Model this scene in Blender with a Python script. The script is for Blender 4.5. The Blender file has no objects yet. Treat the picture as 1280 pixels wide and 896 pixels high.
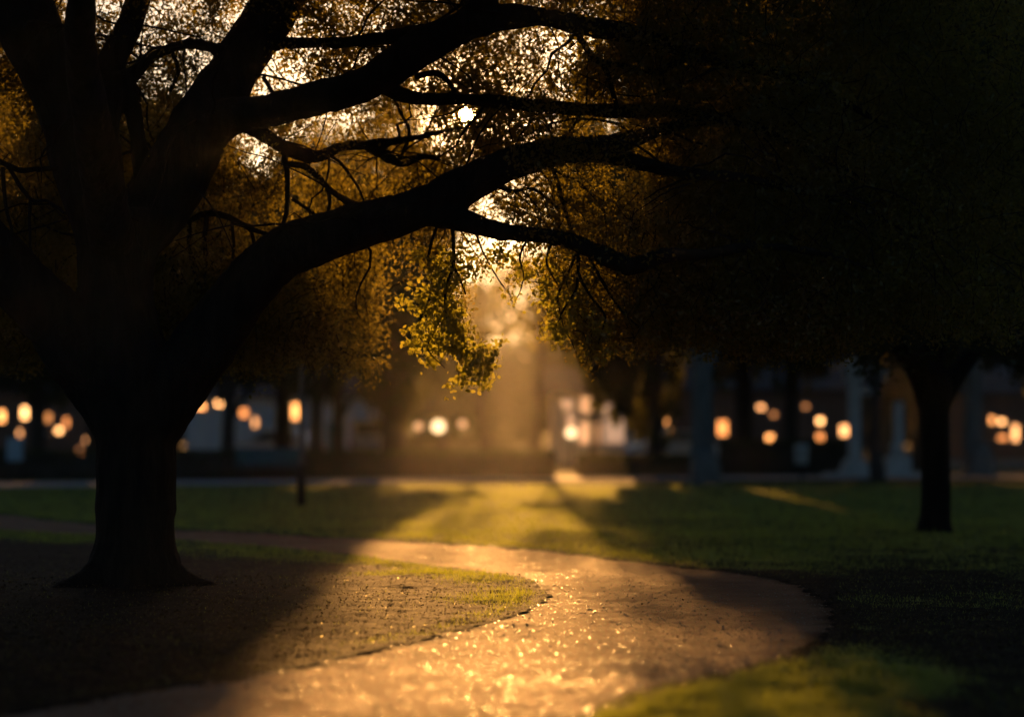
import bpy, bmesh, math, random
import numpy as np
from mathutils import Vector

rng = np.random.default_rng(11)
random.seed(5)
S = bpy.context.scene
COL = S.collection

# ------------------------------------------------------------------ camera
W, H = 1280.0, 896.0
LENS = 70.0
F = W * LENS / 36.0
EYE = 1.5
HORIZON = 540.0
PITCH = math.atan((HORIZON - H / 2) / F)
cs, sn = math.cos(PITCH), math.sin(PITCH)
cam_d = bpy.data.cameras.new("camera")
cam = bpy.data.objects.new("camera", cam_d)
COL.objects.link(cam)
cam.location = (0, 0, EYE)
cam.rotation_euler = (math.pi / 2 + PITCH, 0, 0)
cam_d.lens = LENS
cam_d.sensor_width = 36.0
cam_d.clip_start = 0.1
cam_d.clip_end = 5000
cam_d.dof.use_dof = True
cam_d.dof.focus_distance = 17.6
cam_d.dof.aperture_fstop = 0.54
cam_d.dof.aperture_blades = 0
S.camera = cam


def at(px, py, d):
    """point seen at pixel (px,py) of the 1280x896 photo, d metres ahead"""
    u = (px - W / 2) / F
    v = (H / 2 - py) / F
    fw = cs - v * sn
    up = sn + v * cs
    return np.array([u / fw * d, d, EYE + up / fw * d])


def ground_at(px, py):
    v = (H / 2 - py) / F
    fw = cs - v * sn
    up = sn + v * cs
    d = -EYE / (up / fw)
    return np.array([(px - W / 2) / F / fw * d, d])


def project(x, y, z):
    dz = z - EYE
    fw = y * cs + dz * sn
    up = -y * sn + dz * cs
    return W / 2 + x / fw * F, H / 2 - up / fw * F


# ------------------------------------------------------------------ sky, sun, exposure
sv = at(582, 143, 1.0) - np.array([0, 0, EYE])
sv /= np.linalg.norm(sv)
SUN_EL = math.asin(sv[2])
SUN_AZ = math.atan2(sv[0], sv[1])          # from +Y towards +X

world = bpy.data.worlds.new("World")
S.world = world
world.use_nodes = True
nt = world.node_tree
nt.nodes.clear()
out = nt.nodes.new("ShaderNodeOutputWorld")
bg = nt.nodes.new("ShaderNodeBackground")
sky = nt.nodes.new("ShaderNodeTexSky")
sky.sky_type = 'NISHITA'
sky.sun_disc = False
sky.sun_elevation = SUN_EL
sky.sun_rotation = SUN_AZ
sky.altitude = 0
sky.air_density = 1.15
sky.dust_density = 1.8
sky.ozone_density = 3.6
bg.inputs['Strength'].default_value = 0.028
nt.links.new(sky.outputs[0], bg.inputs['Color'])
# the sun's own disc, half a degree wide, where the sun stands in the sky
tc = nt.nodes.new("ShaderNodeTexCoord")
dot = nt.nodes.new("ShaderNodeVectorMath"); dot.operation = 'DOT_PRODUCT'
dot.inputs[1].default_value = tuple(sv)
nt.links.new(tc.outputs['Generated'], dot.inputs[0])
mr = nt.nodes.new("ShaderNodeMapRange")
mr.inputs['From Min'].default_value = math.cos(math.radians(0.26))
mr.inputs['From Max'].default_value = math.cos(math.radians(0.10))
mr.inputs['To Min'].default_value = 0.0
mr.inputs['To Max'].default_value = 120.0
nt.links.new(dot.outputs['Value'], mr.inputs['Value'])
bg2 = nt.nodes.new("ShaderNodeBackground")
bg2.inputs['Color'].default_value = (1.0, 0.53, 0.19, 1)
# bright hazy sky round the sun
pw = nt.nodes.new("ShaderNodeMath"); pw.operation = 'POWER'; pw.inputs[1].default_value = 110.0; pw.use_clamp = True
nt.links.new(dot.outputs['Value'], pw.inputs[0])
sm = nt.nodes.new("ShaderNodeMath"); sm.operation = 'MULTIPLY_ADD'; sm.inputs[1].default_value = 0.8
pw2 = nt.nodes.new("ShaderNodeMath"); pw2.operation = 'POWER'; pw2.inputs[1].default_value = 3500.0; pw2.use_clamp = True
nt.links.new(dot.outputs['Value'], pw2.inputs[0])
sm2 = nt.nodes.new("ShaderNodeMath"); sm2.operation = 'MULTIPLY_ADD'; sm2.inputs[1].default_value = 9.0
nt.links.new(pw2.outputs[0], sm2.inputs[0]); nt.links.new(mr.outputs[0], sm2.inputs[2])
nt.links.new(pw.outputs[0], sm.inputs[0]); nt.links.new(sm2.outputs[0], sm.inputs[2])
nt.links.new(sm.outputs[0], bg2.inputs['Strength'])
add = nt.nodes.new("ShaderNodeAddShader")
nt.links.new(bg.outputs[0], add.inputs[0])
nt.links.new(bg2.outputs[0], add.inputs[1])
nt.links.new(add.outputs[0], out.inputs['Surface'])

sun_d = bpy.data.lights.new("sun", 'SUN')
sun_d.energy = 5.0
sun_d.angle = math.radians(0.55)
sun_d.color = (1.0, 0.45, 0.11)
sun = bpy.data.objects.new("sun", sun_d)
COL.objects.link(sun)
LAMP_AZ = math.radians(-0.2)
sun.rotation_euler = Vector((-math.sin(LAMP_AZ) * math.cos(SUN_EL), -math.cos(LAMP_AZ) * math.cos(SUN_EL), -math.sin(SUN_EL))).to_track_quat('-Z', 'Y').to_euler()
sun.location = (0, 60, 40)

S.view_settings.view_transform = 'Standard'
S.view_settings.look = 'None'
S.view_settings.exposure = 1.1
S.view_settings.gamma = 1.0
S.view_settings.use_curve_mapping = False
S.render.engine = 'CYCLES'
S.cycles.use_denoising = True
S.cycles.denoiser = 'OPENIMAGEDENOISE'
S.cycles.max_bounces = 6
S.cycles.diffuse_bounces = 3
S.cycles.glossy_bounces = 2
S.cycles.transmission_bounces = 4
S.cycles.volume_bounces = 0
S.cycles.sample_clamp_indirect = 4.0
S.cycles.caustics_reflective = False
S.cycles.caustics_refractive = False


# ------------------------------------------------------------------ helpers
def tag(o, label=None, cat=None, group=None, kind=None):
    if label: o['label'] = label
    if cat: o['category'] = cat
    if group: o['group'] = group
    if kind: o['kind'] = kind
    return o


def empty(name, loc, label, cat, group=None, rz=0.0):
    o = bpy.data.objects.new(name, None)
    COL.objects.link(o)
    o.location = loc
    o.rotation_euler = (0, 0, rz)
    o.empty_display_size = 0.3
    return tag(o, label, cat, group)


def link(name, me, mat=None, parent=None, world_coords=False):
    o = bpy.data.objects.new(name, me)
    COL.objects.link(o)
    if mat and not me.materials:
        me.materials.append(mat)
    if parent:
        o.parent = parent
        if world_coords:
            o.location = -Vector(parent.location)
    return o


def np_mesh(name, verts, faces, tint=None, smooth=False):
    """verts (n,3); faces (m,k) of one size k"""
    me = bpy.data.meshes.new(name)
    verts = np.ascontiguousarray(verts, dtype=np.float32)
    faces = np.ascontiguousarray(faces, dtype=np.int32)
    m, k = faces.shape
    me.vertices.add(len(verts))
    me.vertices.foreach_set('co', verts.ravel())
    me.loops.add(m * k)
    me.loops.foreach_set('vertex_index', faces.ravel())
    me.polygons.add(m)
    me.polygons.foreach_set('loop_start', np.arange(0, m * k, k, dtype=np.int32))
    me.polygons.foreach_set('loop_total', np.full(m, k, dtype=np.int32))
    if smooth:
        me.polygons.foreach_set('use_smooth', np.ones(m, dtype=bool))
    if tint is not None:
        a = me.attributes.new('tint', 'FLOAT', 'POINT')
        a.data.foreach_set('value', np.ascontiguousarray(tint, dtype=np.float32))
    me.update()
    me.validate()
    return me


def attr(me, name, vals):
    a = me.attributes.new(name, 'FLOAT', 'POINT')
    a.data.foreach_set('value', np.ascontiguousarray(vals, dtype=np.float32))


def _hash(ix, iy, iz, seed):
    h = (ix * 374761393 + iy * 668265263 + iz * 2147483647 + seed * 974634777) & 0xffffffff
    h = ((h ^ (h >> 13)) * 1274126177) & 0xffffffff
    h = h ^ (h >> 16)
    return (h & 0xffff) / 65535.0


def vnoise(p, seed=0):
    p = np.asarray(p, dtype=np.float64)
    i = np.floor(p).astype(np.int64)
    f = p - i
    f = f * f * (3 - 2 * f)
    r = 0
    for dx in (0, 1):
        for dy in (0, 1):
            for dz in (0, 1):
                w = (f[:, 0] if dx else 1 - f[:, 0]) * (f[:, 1] if dy else 1 - f[:, 1]) * (f[:, 2] if dz else 1 - f[:, 2])
                r = r + w * _hash(i[:, 0] + dx, i[:, 1] + dy, i[:, 2] + dz, seed)
    return r


def fbm(p, seed=0, octv=3):
    p = np.asarray(p, dtype=np.float64)
    r, a, t = 0, 1.0, 0
    for o in range(octv):
        r = r + a * vnoise(p * 2 ** o, seed + o)
        t += a
        a *= 0.5
    return r / t


def catmull(pts, n):
    """smooth curve through rows of pts (any number of columns)"""
    pts = np.asarray(pts, float)
    if len(pts) < 2: return pts
    P = np.vstack([2 * pts[0] - pts[1], pts, 2 * pts[-1] - pts[-2]])
    seg = len(pts) - 1
    t = np.linspace(0, seg, n)
    i = np.minimum(t.astype(int), seg - 1)
    f = (t - i)[:, None]
    p0, p1, p2, p3 = P[i], P[i + 1], P[i + 2], P[i + 3]
    return 0.5 * (2 * p1 + (p2 - p0) * f + (2 * p0 - 5 * p1 + 4 * p2 - p3) * f ** 2 + (3 * p1 - p0 - 3 * p2 + p3) * f ** 3)


class Geo:
    """collects tubes and boxes into one mesh"""
    def __init__(s):
        s.v, s.f, s.n = [], [], 0

    def tube(s, pts, rad, k=8, cap=True):
        pts = np.asarray(pts, float); rad = np.asarray(rad, float)
        n = len(pts)
        T = np.gradient(pts, axis=0)
        T /= np.linalg.norm(T, axis=1)[:, None] + 1e-9
        a = np.array([0, 0, 1.0]) if abs(T[0][2]) < 0.9 else np.array([1.0, 0, 0])
        u = np.cross(T[0], a); u /= np.linalg.norm(u)
        ang = np.arange(k) * 2 * math.pi / k
        rows = []
        for i in range(n):
            u = u - T[i] * np.dot(u, T[i]); u /= np.linalg.norm(u) + 1e-9
            w = np.cross(T[i], u)
            rows.append(pts[i] + rad[i] * (np.cos(ang)[:, None] * u + np.sin(ang)[:, None] * w))
        V = np.vstack(rows + [pts[:1], pts[-1:]])
        i0 = np.arange(n - 1)[:, None] * k
        j = np.arange(k)[None, :]; j2 = (j + 1) % k
        Fq = np.stack([i0 + j, i0 + j2, i0 + k + j2, i0 + k + j], -1).reshape(-1, 4)
        fs = [tuple(q) for q in (Fq + s.n)]
        if cap:
            c0, c1 = s.n + n * k, s.n + n * k + 1
            b = s.n + (n - 1) * k
            for q in range(k):
                fs.append((c0, s.n + (q + 1) % k, s.n + q))
                fs.append((c1, b + q, b + (q + 1) % k))
        s.v.append(V); s.f += fs; s.n += len(V)
        return s

    def box(s, x0, x1, y0, y1, z0, z1):
        V = np.array([(x, y, z) for z in (z0, z1) for y in (y0, y1) for x in (x0, x1)], float)
        for q in ((0, 2, 3, 1), (4, 5, 7, 6), (0, 1, 5, 4), (2, 6, 7, 3), (0, 4, 6, 2), (1, 3, 7, 5)):
            s.f.append(tuple(s.n + i for i in q))
        s.v.append(V); s.n += 8
        return s

    def prism(s, prof, axis, a0, a1):
        """closed profile extruded: axis 'x' takes (y,z) points, 'y' takes (x,z)"""
        k = len(prof)
        V = []
        for a in (a0, a1):
            for p, q in prof:
                V.append((a, p, q) if axis == 'x' else (p, a, q))
        for i in range(k):
            j = (i + 1) % k
            s.f.append((s.n + i, s.n + j, s.n + k + j, s.n + k + i))
        s.f.append(tuple(s.n + i for i in range(k))[::-1])
        s.f.append(tuple(s.n + k + i for i in range(k)))
        s.v.append(np.array(V, float)); s.n += 2 * k
        return s

    def lathe(s, prof, c=(0, 0, 0), k=16):
        c = np.array(c, float)
        ang = np.arange(k) * 2 * math.pi / k
        for r, z in prof:
            s.v.append(np.stack([c[0] + r * np.cos(ang), c[1] + r * np.sin(ang), np.full(k, c[2] + z)], 1))
        for i in range(len(prof) - 1):
            for q in range(k):
                a, b = s.n + i * k + q, s.n + i * k + (q + 1) % k
                s.f.append((a, b, b + k, a + k))
        s.f.append(tuple(s.n + q for q in range(k))[::-1])
        s.f.append(tuple(s.n + (len(prof) - 1) * k + q for q in range(k)))
        s.n += len(prof) * k
        return s

    def mesh(s, name, smooth=False, bevel=0.0, recalc=True):
        me = bpy.data.meshes.new(name)
        me.from_pydata(np.vstack(s.v).tolist(), [], s.f)
        if bevel or recalc:
            bm = bmesh.new(); bm.from_mesh(me)
            if bevel:
                bmesh.ops.bevel(bm, geom=[e for e in bm.edges], offset=bevel, segments=2, affect='EDGES', clamp_overlap=True)
            bmesh.ops.recalc_face_normals(bm, faces=bm.faces)
            bm.to_mesh(me); bm.free()
        if smooth:
            me.polygons.foreach_set('use_smooth', np.ones(len(me.polygons), dtype=bool))
        me.update()
        return me

    def build(s, name, mat, parent=None, smooth=False, bevel=0.0, world_coords=False):
        return link(name, s.mesh(name, smooth, bevel), mat, parent, world_coords)


# ------------------------------------------------------------------ materials
class Mat:
    def __init__(s, name):
        s.m = bpy.data.materials.new(name)
        s.m.use_nodes = True
        s.nt = s.m.node_tree
        s.bsdf = s.nt.nodes['Principled BSDF']
        s.out = s.nt.nodes['Material Output']

    def n(s, t, **kw):
        x = s.nt.nodes.new(t)
        for k, v in kw.items():
            if k in x.inputs: x.inputs[k].default_value = v
            else: setattr(x, k, v)
        return x

    def l(s, a, b): s.nt.links.new(a, b)


def c4(c): return (c[0], c[1], c[2], 1.0)


def noisy(name, c1, c2, scale=4.0, rough=0.8, bump=0.2, bscale=30.0, bdist=0.01, metal=0.0, spec=0.4, stretch=(1, 1, 1)):
    M = Mat(name)
    tc = M.n('ShaderNodeTexCoord')
    mp = M.n('ShaderNodeMapping'); mp.inputs['Scale'].default_value = stretch
    M.l(tc.outputs['Object'], mp.inputs['Vector'])
    nz = M.n('ShaderNodeTexNoise', Scale=scale, Detail=5.0, Roughness=0.6)
    M.l(mp.outputs[0], nz.inputs['Vector'])
    rp = M.n('ShaderNodeValToRGB')
    rp.color_ramp.elements[0].position = 0.32; rp.color_ramp.elements[0].color = c4(c1)
    rp.color_ramp.elements[1].position = 0.68; rp.color_ramp.elements[1].color = c4(c2)
    M.l(nz.outputs['Fac'], rp.inputs['Fac'])
    M.l(rp.outputs[0], M.bsdf.inputs['Base Color'])
    M.bsdf.inputs['Roughness'].default_value = rough
    M.bsdf.inputs['Metallic'].default_value = metal
    M.bsdf.inputs['Specular IOR Level'].default_value = spec
    if bump:
        nb = M.n('ShaderNodeTexNoise', Scale=bscale, Detail=6.0, Roughness=0.65)
        M.l(mp.outputs[0], nb.inputs['Vector'])
        bp = M.n('ShaderNodeBump', Strength=bump, Distance=bdist)
        M.l(nb.outputs['Fac'], bp.inputs['Height'])
        M.l(bp.outputs[0], M.bsdf.inputs['Normal'])
    return M.m


def leafy(name, c1, c2, transl=0.5, tcol=(0.20, 0.15, 0.02), gloss=0.06):
    M = Mat(name)
    M.nt.nodes.remove(M.bsdf)
    at_ = M.n('ShaderNodeAttribute', attribute_name='tint')
    rp = M.n('ShaderNodeMix', data_type='RGBA')
    rp.inputs[6].default_value = c4(c1); rp.inputs[7].default_value = c4(c2)
    M.l(at_.outputs['Fac'], rp.inputs[0])
    df = M.n('ShaderNodeBsdfDiffuse')
    M.l(rp.outputs[2], df.inputs['Color'])
    tr = M.n('ShaderNodeBsdfTranslucent')
    mc = M.n('ShaderNodeMix', data_type='RGBA')
    mc.inputs[0].default_value = 0.7
    M.l(rp.outputs[2], mc.inputs[6]); mc.inputs[7].default_value = c4(tcol)
    M.l(mc.outputs[2], tr.inputs['Color'])
    mx = M.n('ShaderNodeMixShader', Fac=transl)
    M.l(df.outputs[0], mx.inputs[1]); M.l(tr.outputs[0], mx.inputs[2])
    gl = M.n('ShaderNodeBsdfGlossy', Roughness=0.35)
    gl.inputs['Color'].default_value = (0.9, 0.9, 0.6, 1)
    m2 = M.n('ShaderNodeMixShader', Fac=gloss)
    M.l(mx.outputs[0], m2.inputs[1]); M.l(gl.outputs[0], m2.inputs[2])
    M.l(m2.outputs[0], M.out.inputs['Surface'])
    return M.m


def emitting(name, col, strength):
    M = Mat(name)
    M.bsdf.inputs['Base Color'].default_value = c4([0.6 * c for c in col])
    M.bsdf.inputs['Emission Color'].default_value = c4(col)
    M.bsdf.inputs['Emission Strength'].default_value = strength
    M.bsdf.inputs['Roughness'].default_value = 0.4
    return M.m


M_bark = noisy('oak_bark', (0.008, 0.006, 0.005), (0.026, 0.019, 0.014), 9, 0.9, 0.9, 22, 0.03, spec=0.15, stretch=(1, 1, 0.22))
M_bark_pale = noisy('pale_bark', (0.10, 0.098, 0.09), (0.21, 0.205, 0.19), 7, 0.85, 0.6, 18, 0.02, stretch=(1, 1, 0.3))
M_bark_mid = noisy('park_bark', (0.035, 0.028, 0.022), (0.09, 0.07, 0.055), 7, 0.9, 0.6, 18, 0.02, stretch=(1, 1, 0.3))
M_leaf = leafy('oak_leaves', (0.020, 0.030, 0.011), (0.046, 0.052, 0.016), 0.55, (0.42, 0.34, 0.035), 0.03)
M_spray = leafy('sunlit_spray_leaves', (0.05, 0.06, 0.012), (0.10, 0.10, 0.02), 0.6, (0.60, 0.58, 0.05), 0.04)  # brighter copy of the oak leaf, golden sunlight put into its colours
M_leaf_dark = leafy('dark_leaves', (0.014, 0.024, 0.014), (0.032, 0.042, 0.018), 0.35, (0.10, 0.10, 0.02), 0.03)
M_leaf_far = leafy('far_leaves', (0.028, 0.045, 0.022), (0.060, 0.080, 0.030), 0.45, (0.12, 0.11, 0.02), 0.0)
M_grass = leafy('grass_blades', (0.035, 0.092, 0.032), (0.075, 0.14, 0.045), 0.58, (0.72, 0.80, 0.05), 0.12)
M_hedge = leafy('hedge_leaves', (0.022, 0.040, 0.020), (0.050, 0.075, 0.030), 0.3, (0.10, 0.11, 0.02), 0.02)
M_litter = leafy('leaf_litter', (0.022, 0.013, 0.007), (0.075, 0.042, 0.018), 0.12, (0.10, 0.05, 0.015), 0.08)
M_stone = noisy('grey_stone', (0.42, 0.42, 0.41), (0.60, 0.59, 0.57), 3, 0.85, 0.3, 20, 0.01)
M_white = noisy('white_paint', (0.70, 0.70, 0.70), (0.80, 0.80, 0.79), 1.5, 0.35, 0.0)
M_render_white = noisy('white_render', (0.62, 0.62, 0.61), (0.76, 0.75, 0.73), 1.2, 0.9, 0.2, 40, 0.004)
M_render_cream = noisy('cream_render', (0.55, 0.50, 0.42), (0.68, 0.62, 0.53), 1.2, 0.9, 0.2, 40, 0.004)
M_brick = noisy('brown_brick', (0.14, 0.075, 0.05), (0.24, 0.13, 0.085), 5, 0.9, 0.3, 30, 0.006)
M_roof = noisy('roof_tile', (0.05, 0.045, 0.045), (0.10, 0.085, 0.08), 6, 0.9, 0.4, 12, 0.03)
M_teal = noisy('teal_paint', (0.02, 0.13, 0.155), (0.035, 0.18, 0.21), 3, 0.5, 0.1, 30, 0.003)
M_iron = noisy('black_iron', (0.012, 0.013, 0.014), (0.03, 0.03, 0.032), 8, 0.5, 0.1, 40, 0.002, metal=0.6)
M_rubber = noisy('tyre_rubber', (0.015, 0.015, 0.015), (0.03, 0.03, 0.03), 8, 0.9, 0.1)
M_glass = noisy('dark_glass', (0.02, 0.025, 0.03), (0.03, 0.035, 0.04), 2, 0.08, 0.0, spec=0.8)
M_blue = noisy('pale_blue_panel', (0.30, 0.42, 0.50), (0.40, 0.52, 0.60), 2, 0.5, 0.0)
M_red = noisy('red_lens', (0.35, 0.02, 0.015), (0.45, 0.03, 0.02), 2, 0.2, 0.0)
M_asphalt = noisy('asphalt', (0.04, 0.04, 0.042), (0.065, 0.063, 0.06), 2, 0.9, 0.4, 60, 0.01)
M_kerb = noisy('kerb_stone', (0.25, 0.25, 0.24), (0.36, 0.35, 0.33), 4, 0.9, 0.2)
M_lit = [emitting('lit_window', c, e) for c, e in (((1.0, 0.38, 0.10), 2.8), ((1.0, 0.45, 0.15), 4.4), ((1.0, 0.33, 0.08), 1.5), ((1.0, 0.42, 0.14), 2.2), ((1.0, 0.36, 0.09), 0.8))]
M_lit_pale = [emitting('lit_shop_window', c, e) for c, e in (((1.0, 0.52, 0.27), 0.42), ((1.0, 0.46, 0.20), 0.55), ((1.0, 0.56, 0.33), 0.28))]
M_lamp = emitting('lamp_globe_glow', (1.0, 0.62, 0.30), 1.3)
M_lamp_dim = emitting('dim_globe_glow', (1.0, 0.50, 0.22), 0.55)

# ------------------------------------------------------------------ path outline (photo pixels on the ground)
UP = [(-260, 628), (-120, 636), (0, 642), (60, 651), (120, 656), (220, 661), (400, 669), (560, 680), (690, 690), (800, 702),
      (920, 718), (1000, 736), (1040, 763), (1028, 790), (985, 815), (935, 832), (880, 846), (800, 868), (730, 897), (640, 940), (520, 1010), (380, 1100)]
LO = [(-260, 640), (-120, 650), (0, 661), (60, 664), (120, 667), (220, 673), (370, 686), (500, 699), (600, 713), (660, 728),
      (684, 743), (672, 758), (625, 775), (560, 790), (480, 808), (400, 825), (300, 843), (200, 857), (100, 872), (0, 890), (-160, 925), (-420, 985)]


def arc_resample(pts, n):
    c = catmull(pts, 1200)
    s = np.concatenate([[0], np.cumsum(np.linalg.norm(np.diff(c, axis=0), axis=1))])
    t = np.linspace(0, s[-1], n)
    return np.stack([np.interp(t, s, c[:, i]) for i in range(c.shape[1])], 1)


NP_ = 1100
up_px = catmull(UP, NP_); lo_px = catmull(LO, NP_)
up_w = np.array([ground_at(*p) for p in up_px]); lo_w = np.array([ground_at(*p) for p in lo_px])
poly = np.vstack([up_w, lo_w[::-1]])


def in_poly(x, y, P=poly[::2]):
    inside = np.zeros(len(x), bool)
    m = len(P)
    for lo in range(0, len(x), 200000):
        xs, ys = x[lo:lo + 200000], y[lo:lo + 200000]
        r = np.zeros(len(xs), bool)
        j = m - 1
        for i in range(m):
            if P[i, 1] != P[j, 1]:
                c = ((P[i, 1] > ys) != (P[j, 1] > ys)) & (xs < (P[j, 0] - P[i, 0]) * (ys - P[i, 1]) / (P[j, 1] - P[i, 1]) + P[i, 0])
                r ^= c
            j = i
        inside[lo:lo + 200000] = r
    return inside


sub = poly[::9]


def edge_dist(x, y):
    d = np.full(len(x), 1e9)
    for lo in range(0, len(x), 20000):
        q = (x[lo:lo + 20000, None] - sub[None, :, 0]) ** 2 + (y[lo:lo + 20000, None] - sub[None, :, 1]) ** 2
        d[lo:lo + 20000] = np.sqrt(q.min(1))
    return d


OAK = at(166, 742, 18.6)[:2]


def height(x, y):
    p = np.stack([x, y, np.zeros_like(x)], 1)
    near = np.clip((60 - y) / 30, 0, 1)
    h = (fbm(p * 0.35, 3) - 0.5) * 0.10 + (fbm(p * 3.0, 5) - 0.5) * 0.035 + (fbm(p * 8.0, 6, 2) - 0.5) * 0.022
    ro = np.hypot(x - OAK[0], y - OAK[1])
    h = h * near + 0.10 * np.exp(-(ro / 2.2) ** 2)
    return h


def path_height(x, y):
    p = np.stack([x, y, np.zeros_like(x)], 1)
    return (fbm(p * 0.35, 3) - 0.5) * 0.06 + (fbm(p * 3.0, 9) - 0.5) * 0.030 + (fbm(p * 12.0, 13, 2) - 0.5) * 0.010


def grass_density(x, y):
    """how much turf grows at a ground point: 0 bare soil, 1 lawn"""
    px, py = project(x, y, np.zeros_like(x))
    p = np.stack([x, y, np.zeros_like(x)], 1)
    patch = fbm(p * 0.9, 31)
    upy = np.interp(px, up_px[:550, 0], up_px[:550, 1])
    g = np.zeros_like(x)
    lawn = (py < upy) & (px < 1045)
    right = px >= 1045
    # lawn thins out towards the bare soil under the right-hand trees
    edge = np.interp(px, [600, 800, 950, 1045, 1300], [760, 745, 722, 712, 712])
    fade = np.clip((edge - py) / 26 + (patch - 0.5) * 2.2, 0, 1)
    g = np.where(lawn | right, np.maximum(fade, 0.10 + 0.2 * (patch > 0.55)), g)
    # inner bank under the oak: a fringe of grass along the path and scrappy tufts
    bank = (~lawn) & (~right)
    d = edge_dist(x, y)
    fr = np.clip(1.25 - d / np.interp(py, [665, 720, 800], [1.7, 1.0, 0.34]) + (patch - 0.5) * 2.0, 0, 1)
    left = bank & (px < 760)
    fr = fr * np.clip(np.interp(px, [430, 640], [0.12, 0.9]) + (py < 755) * 1.0, 0, 1)
    g = np.where(left, np.maximum(fr, 0.03), g)
    # outer verge at the bottom right
    verge = (py > 790) & (px > 690)
    gv = np.clip(1.1 - (px - 1020) / 190 + (patch - 0.5) * 1.6, 0.08, 1) * np.clip((py - 805) / 30 + 0.2 + (patch - .5), 0, 1)
    g = np.where(verge, np.maximum(gv, 0.06), g)
    rag = fbm(p * 5.0, 37)
    de = np.full(len(x), 9.0); nr = y < 40; de[nr] = edge_dist(x[nr], y[nr])
    g = g * np.clip((de - 0.10 * rag) / 0.22 + (rag - 0.45) * 1.6, 0.05, 1)
    return np.clip(g, 0, 1)


# ------------------------------------------------------------------ ground sheet
def spaced(parts):
    r = []
    for a, b, n in parts: r += list(np.linspace(a, b, n, endpoint=False))
    return np.array(r + [parts[-1][1]])


xs = spaced([(-900, -60, 22), (-60, -14, 46), (-14, -7, 60), (-7, 7, 230), (7, 14, 60), (14, 60, 46), (60, 900, 22)])
ys = spaced([(-60, 4, 16), (4, 9, 50), (9, 24, 280), (24, 45, 160), (45, 75, 60), (75, 160, 40), (160, 1200, 30)])
XX, YY = np.meshgrid(xs, ys)
gx, gy = XX.ravel(), YY.ravel()
gz = height(gx, gy)
inp = in_poly(gx, gy)
ind = np.zeros(len(gx)); ind[inp] = edge_dist(gx[inp], gy[inp])
gz = np.where(inp, gz - np.clip(ind - 0.05, 0, 0.13), gz)
nx, ny = len(xs), len(ys)
ii = (np.arange(ny - 1)[:, None] * nx + np.arange(nx - 1)[None, :]).ravel()
gm = np_mesh('ground', np.stack([gx, gy, gz], 1), np.stack([ii, ii + 1, ii + nx + 1, ii + nx], 1), smooth=True)
gd = np.where(gy < 59, 1.0, 0.6)
near_i = (gy > 3) & (gy < 75) & (np.abs(gx) < 30)
gd[near_i] = grass_density(gx[near_i], gy[near_i])
attr(gm, 'turf', gd)

M = Mat('soil_and_turf')
ta = M.n('ShaderNodeAttribute', attribute_name='turf')
tcn = M.n('ShaderNodeTexCoord')
n1 = M.n('ShaderNodeTexNoise', Scale=9.0, Detail=8.0, Roughness=0.7)
M.l(tcn.outputs['Object'], n1.inputs['Vector'])
soil = M.n('ShaderNodeValToRGB')
soil.color_ramp.elements[0].position = 0.3; soil.color_ramp.elements[0].color = (0.009, 0.006, 0.004, 1)
soil.color_ramp.elements[1].position = 0.72; soil.color_ramp.elements[1].color = (0.040, 0.025, 0.015, 1)
M.l(n1.outputs['Fac'], soil.inputs['Fac'])
turf = M.n('ShaderNodeValToRGB')
turf.color_ramp.elements[0].position = 0.3; turf.color_ramp.elements[0].color = (0.018, 0.038, 0.010, 1)
turf.color_ramp.elements[1].position = 0.7; turf.color_ramp.elements[1].color = (0.042, 0.075, 0.020, 1)
M.l(n1.outputs['Fac'], turf.inputs['Fac'])
mxx = M.n('ShaderNodeMix', data_type='RGBA')
M.l(ta.outputs['Fac'], mxx.inputs[0]); M.l(soil.outputs[0], mxx.inputs[6]); M.l(turf.outputs[0], mxx.inputs[7])
M.l(mxx.outputs[2], M.bsdf.inputs['Base Color'])
M.bsdf.inputs['Roughness'].default_value = 0.9
M.bsdf.inputs['Specular IOR Level'].default_value = 0.12
n2 = M.n('ShaderNodeTexNoise', Scale=28.0, Detail=8.0, Roughness=0.75)
M.l(tcn.outputs['Object'], n2.inputs['Vector'])
bp = M.n('ShaderNodeBump', Strength=1.0, Distance=0.035)
M.l(n2.outputs['Fac'], bp.inputs['Height']); M.l(bp.outputs[0], M.bsdf.inputs['Normal'])
M_ground = M.m
tag(link('ground', gm, M_ground), kind='structure')

# ------------------------------------------------------------------ gravel path
K = 90
tt = np.linspace(0, 1, K)
wob_u = (fbm(np.stack([up_w[:, 0] * 2.2, up_w[:, 1] * 2.2, np.zeros(NP_)], 1), 41) - 0.5) * 0.22
wob_l = (fbm(np.stack([lo_w[:, 0] * 2.2, lo_w[:, 1] * 2.2, np.ones(NP_)], 1), 43) - 0.5) * 0.22
dirv = up_w - lo_w
dirv /= np.linalg.norm(dirv, axis=1)[:, None]
ue = up_w + dirv * (0.10 + wob_u)[:, None]
le = lo_w - dirv * (0.10 + wob_l)[:, None]
PW = le[:, None, :] * (1 - tt)[None, :, None] + ue[:, None, :] * tt[None, :, None]
pxw, pyw = PW[..., 0].ravel(), PW[..., 1].ravel()
base = (fbm(np.stack([pxw, pyw, np.zeros_like(pxw)], 1) * 0.35, 3) - 0.5) * 0.10 * np.clip((60 - pyw) / 30, 0, 1)
edge = np.minimum(tt, 1 - tt)[None, :].repeat(NP_, 0).ravel()
pz = base + (path_height(pxw, pyw) - (fbm(np.stack([pxw, pyw, np.zeros_like(pxw)], 1) * 0.35, 3) - 0.5) * 0.06) - 0.004 - 0.014 * np.clip(0.04 - edge, 0, 1) / 0.04
ii = (np.arange(NP_ - 1)[:, None] * K + np.arange(K - 1)[None, :]).ravel()
ew = edge * np.repeat(np.linalg.norm(up_w - lo_w, axis=1), K)
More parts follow.
